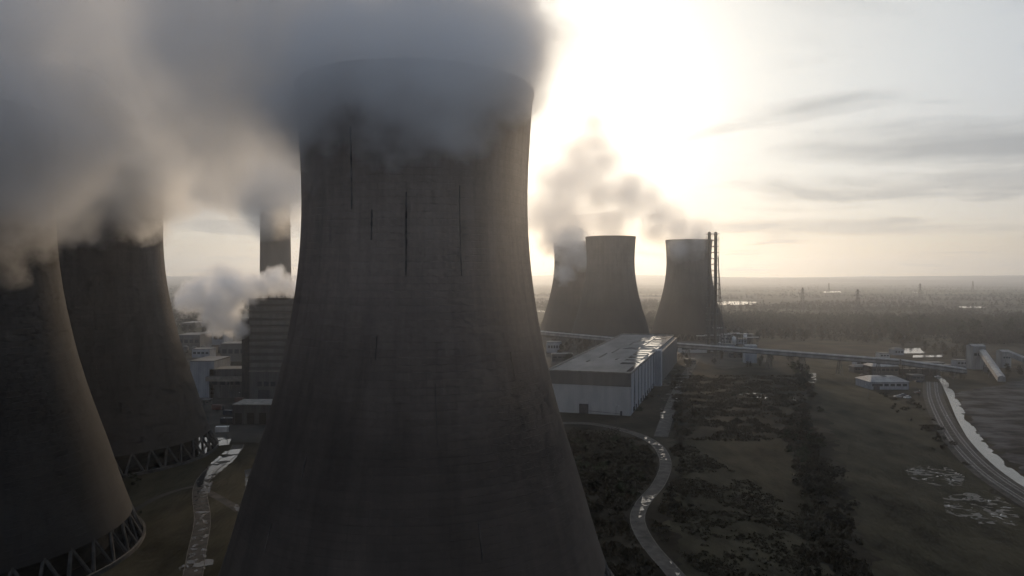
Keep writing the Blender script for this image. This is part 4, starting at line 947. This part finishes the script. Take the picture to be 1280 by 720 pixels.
# ------------------------------------------------------------------ steam
def steam(name, label, blobs, dens, nscale, amp=1.1, gain=2.2, aniso=.35, step=.35, col=(.993, .994, .996), detail=3, margin=1.22, cat='steam', rough=.62):
    import bmesh
    c0_ = Vector(blobs[0][0]); bm = bmesh.new()
    for c, r in blobs:
        if not isinstance(r, (int, float)): r = r[0]
        bmesh.ops.create_icosphere(bm, subdivisions=2, radius=r * margin, matrix=Matrix.Translation(Vector(c) - c0_))
    hull = bmesh.ops.convex_hull(bm, input=list(bm.verts))
    bmesh.ops.delete(bm, geom=list({g for g in hull['geom_interior'] + hull['geom_unused'] if isinstance(g, bmesh.types.BMVert)}), context='VERTS')
    me = bpy.data.meshes.new(name)
    # keep only the hull faces
    keep = set(g for g in hull['geom'] if isinstance(g, bmesh.types.BMFace))
    rem = [f for f in bm.faces if f not in keep and f.is_valid]
    bmesh.ops.delete(bm, geom=rem, context='FACES_ONLY') if rem else None
    bmesh.ops.recalc_face_normals(bm, faces=list(bm.faces)); bm.to_mesh(me); bm.free()
    o = bpy.data.objects.new(name, me); C.objects.link(o); o.location = c0_
    m = bpy.data.materials.new(name + '_volume'); m.use_nodes = True; t = m.node_tree; t.nodes.clear()
    tc = N(t, 'ShaderNodeTexCoord'); f = None
    # billows: the position is pushed about before the distance to the plume's core is taken
    n = N(t, 'ShaderNodeTexNoise'); t.links.new(tc.outputs['Object'], n.inputs['Vector']); n.inputs['Scale'].default_value = 1 / nscale; n.inputs['Detail'].default_value = detail; n.inputs['Roughness'].default_value = rough
    n.inputs['Distortion'].default_value = 0.0
    for c, r in blobs:
        rel = Vector(c) - c0_
        vm = N(t, 'ShaderNodeVectorMath', operation='DISTANCE'); t.links.new(tc.outputs['Object'], vm.inputs[0]); vm.inputs[1].default_value = rel
        g = math_(t, 'MULTIPLY_ADD', vm.outputs['Value'], -1 / r, 1.0)
        if f is None: f = g
        else: f = math_(t, 'SMOOTH_MAX', f, g, .12)
    v = math_(t, 'MULTIPLY_ADD', math_(t, 'SUBTRACT', n.outputs[0], .5), amp * 2, f)
    d = math_(t, 'MULTIPLY', math_(t, 'MULTIPLY', v, gain, clamp=True), dens)
    vs = N(t, 'ShaderNodeVolumeScatter'); vs.inputs['Color'].default_value = (*col, 1); vs.inputs['Anisotropy'].default_value = aniso; t.links.new(d, vs.inputs['Density'])
    om = N(t, 'ShaderNodeOutputMaterial'); t.links.new(vs.outputs[0], om.inputs['Volume'])
    m.cycles.volume_step_rate = step; m.cycles.homogeneous_volume = False
    me.materials.append(m); tag(o, label, cat, kind='stuff'); return o
def BL(L): return [(pd(px, py, D), r) for px, py, D, r in L]
steam('steam_plume', 'vast grey steam plume pouring from the big tower across the upper sky',
      BL([(521, 100, 175, 30), (450, 118, 172, 27), (590, 108, 175, 22), (622, 60, 178, 17), (616, 0, 180, 20), (540, 20, 182, 34), (420, 50, 188, 38), (330, 60, 200, 36), (560, -110, 190, 38), (400, -120, 195, 50)]),
      .05, 22, amp=.8, gain=2.0, step=.2)
steam('steam_plume', 'blue grey sheet of drifting steam over both towers at the left',
      BL([(330, 70, 240, 44), (200, 60, 250, 50), (60, 40, 260, 58), (300, -120, 240, 55), (100, -140, 255, 66), (-100, 40, 270, 64), (250, 130, 260, 36), (120, 110, 270, 40), (40, -60, 262, 60), (235, 20, 245, 46), (160, 150, 285, 34), (90, 150, 275, 34)]),
      .045, 30, amp=.8, gain=1.8, step=.2, detail=4)
steam('rim_steam', 'steam spilling over the near rim of the big tower',
      BL([(400, 122, 158, 14), (425, 116, 150, 15), (460, 104, 146, 16), (495, 102, 143, 16), (530, 98, 142, 16), (565, 96, 144, 15), (600, 90, 150, 14), (625, 78, 158, 13), (385, 108, 168, 15), (500, 60, 150, 18), (560, 50, 155, 18), (430, 70, 155, 18), (610, 50, 165, 16), (372, 80, 170, 16)]),
      .145, 13, amp=1.05, gain=1.5, step=.3)
steam('steam_plume', 'warm lit steam wrapping the rim of the second tower',
      BL([(145, 226, 315, 30), (150, 240, 286, 18), (118, 240, 280, 18), (95, 228, 283, 19), (178, 236, 292, 18), (160, 222, 284, 24), (192, 246, 298, 13), (120, 215, 280, 24), (150, 215, 290, 22), (190, 215, 300, 18), (110, 215, 315, 32), (60, 215, 305, 34), (-20, 200, 300, 38), (180, 220, 330, 18), (195, 235, 330, 12)]), .085, 17, amp=1.15, gain=2.6, step=.24, aniso=.55, detail=5)
steam('steam_plume', 'steam veiling the top of the tower at the left edge',
      [(pd(20, 190, 175), 22), (pd(45, 228, 172), 12), (pd(10, 225, 165), 14), (pd(60, 190, 190), 20), (pd(-30, 200, 165), 18), (pd(78, 236, 180), 9), (pd(70, 160, 200), 20), ((-148, 180, 106), 38), ((-146, 175, 124), 40), ((-120, 165, 110), 22), ((-170, 170, 132), 42)], .085, 15, amp=1.1, gain=2.6, step=.24, aniso=.55, detail=5)
steam('chimney_smoke', 'brown tinged smoke around the top of the tall chimney',
      BL([(345, 236, 645, 40), (318, 232, 652, 34), (372, 228, 652, 34), (345, 205, 650, 32), (345, 165, 650, 34), (300, 215, 670, 40), (385, 205, 670, 40), (240, 205, 690, 50), (270, 240, 690, 26)]), .08, 40, amp=.8, gain=1.6, step=.25, col=(.97, .94, .90), aniso=.55, detail=4)
steam('vent_steam', 'bright curling vent steam drifting off the boiler house roof',
      BL([(368, 362, 440, 5), (358, 355, 440, 7), (346, 350, 440, 9), (330, 358, 440, 9), (312, 362, 440, 10), (294, 362, 440, 13), (276, 380, 440, 15), (282, 400, 438, 12), (256, 368, 440, 13), (238, 376, 440, 10), (300, 410, 436, 6), (285, 345, 442, 9)]), .24, 9, amp=1.1, gain=2.2, step=.24, detail=5, aniso=.45)
steam('glare_veil', 'thin veil added before the big tower for light shafts and glare',
      [((0, 95, 92), 38), ((-8, 105, 96), 38), ((14, 100, 104), 36)], .0017, 22, amp=.6, gain=1.2, aniso=.72, step=.9, detail=2)  # added volume that catches the sun to give light shafts and veiling glare
steam('steam_plume', 'grey steam rising leftward from the middle distant tower',
      BL([(763, 299, 816, 24), (760, 275, 816, 30), (752, 245, 816, 36), (730, 225, 816, 40), (705, 255, 830, 38), (750, 205, 816, 34), (744, 180, 816, 30), (740, 155, 816, 24), (736, 135, 816, 18), (690, 270, 850, 34), (775, 235, 816, 26), (715, 280, 840, 34), (680, 265, 850, 34), (695, 225, 850, 34), (722, 195, 830, 30)]), .055, 26, amp=.7, gain=1.2, step=.2, detail=6, aniso=.5, rough=.72)
steam('steam_plume', 'ragged steam curling in front of the rearmost distant tower',
      BL([(715, 318, 892, 20), (706, 342, 888, 16), (716, 296, 915, 28), (696, 300, 900, 26), (725, 325, 888, 16), (712, 300, 890, 22)]), .085, 14, amp=.9, gain=1.6, step=.2, aniso=.6, detail=4)
steam('steam_plume', 'thin steam trailing up from the tower behind the twin flues',
      BL([(862, 302, 889, 26), (845, 285, 885, 28), (825, 268, 880, 26), (808, 250, 875, 24), (796, 232, 870, 20), (873, 292, 889, 24), (868, 308, 860, 18), (850, 312, 856, 18), (820, 288, 880, 22), (785, 250, 850, 24)]), .06, 24, amp=.7, gain=1.3, step=.2, detail=6, aniso=.5, rough=.72)

# ------------------------------------------------------------------ haze
hb = MB().box((-13100, -13100, -12), (13100, 13100, 330)); m = bpy.data.materials.new('haze_volume'); m.use_nodes = True; t = m.node_tree; t.nodes.clear()
pv = N(t, 'ShaderNodeVolumePrincipled'); pv.inputs['Color'].default_value = (.88, .93, 1.0, 1); pv.inputs['Density'].default_value = 1.4e-4; pv.inputs['Anisotropy'].default_value = .72
om = N(t, 'ShaderNodeOutputMaterial'); t.links.new(pv.outputs[0], om.inputs['Volume']); m.cycles.homogeneous_volume = True
tag(hb.build('haze', m), 'thin evening haze over the whole plain', 'haze', kind='stuff')
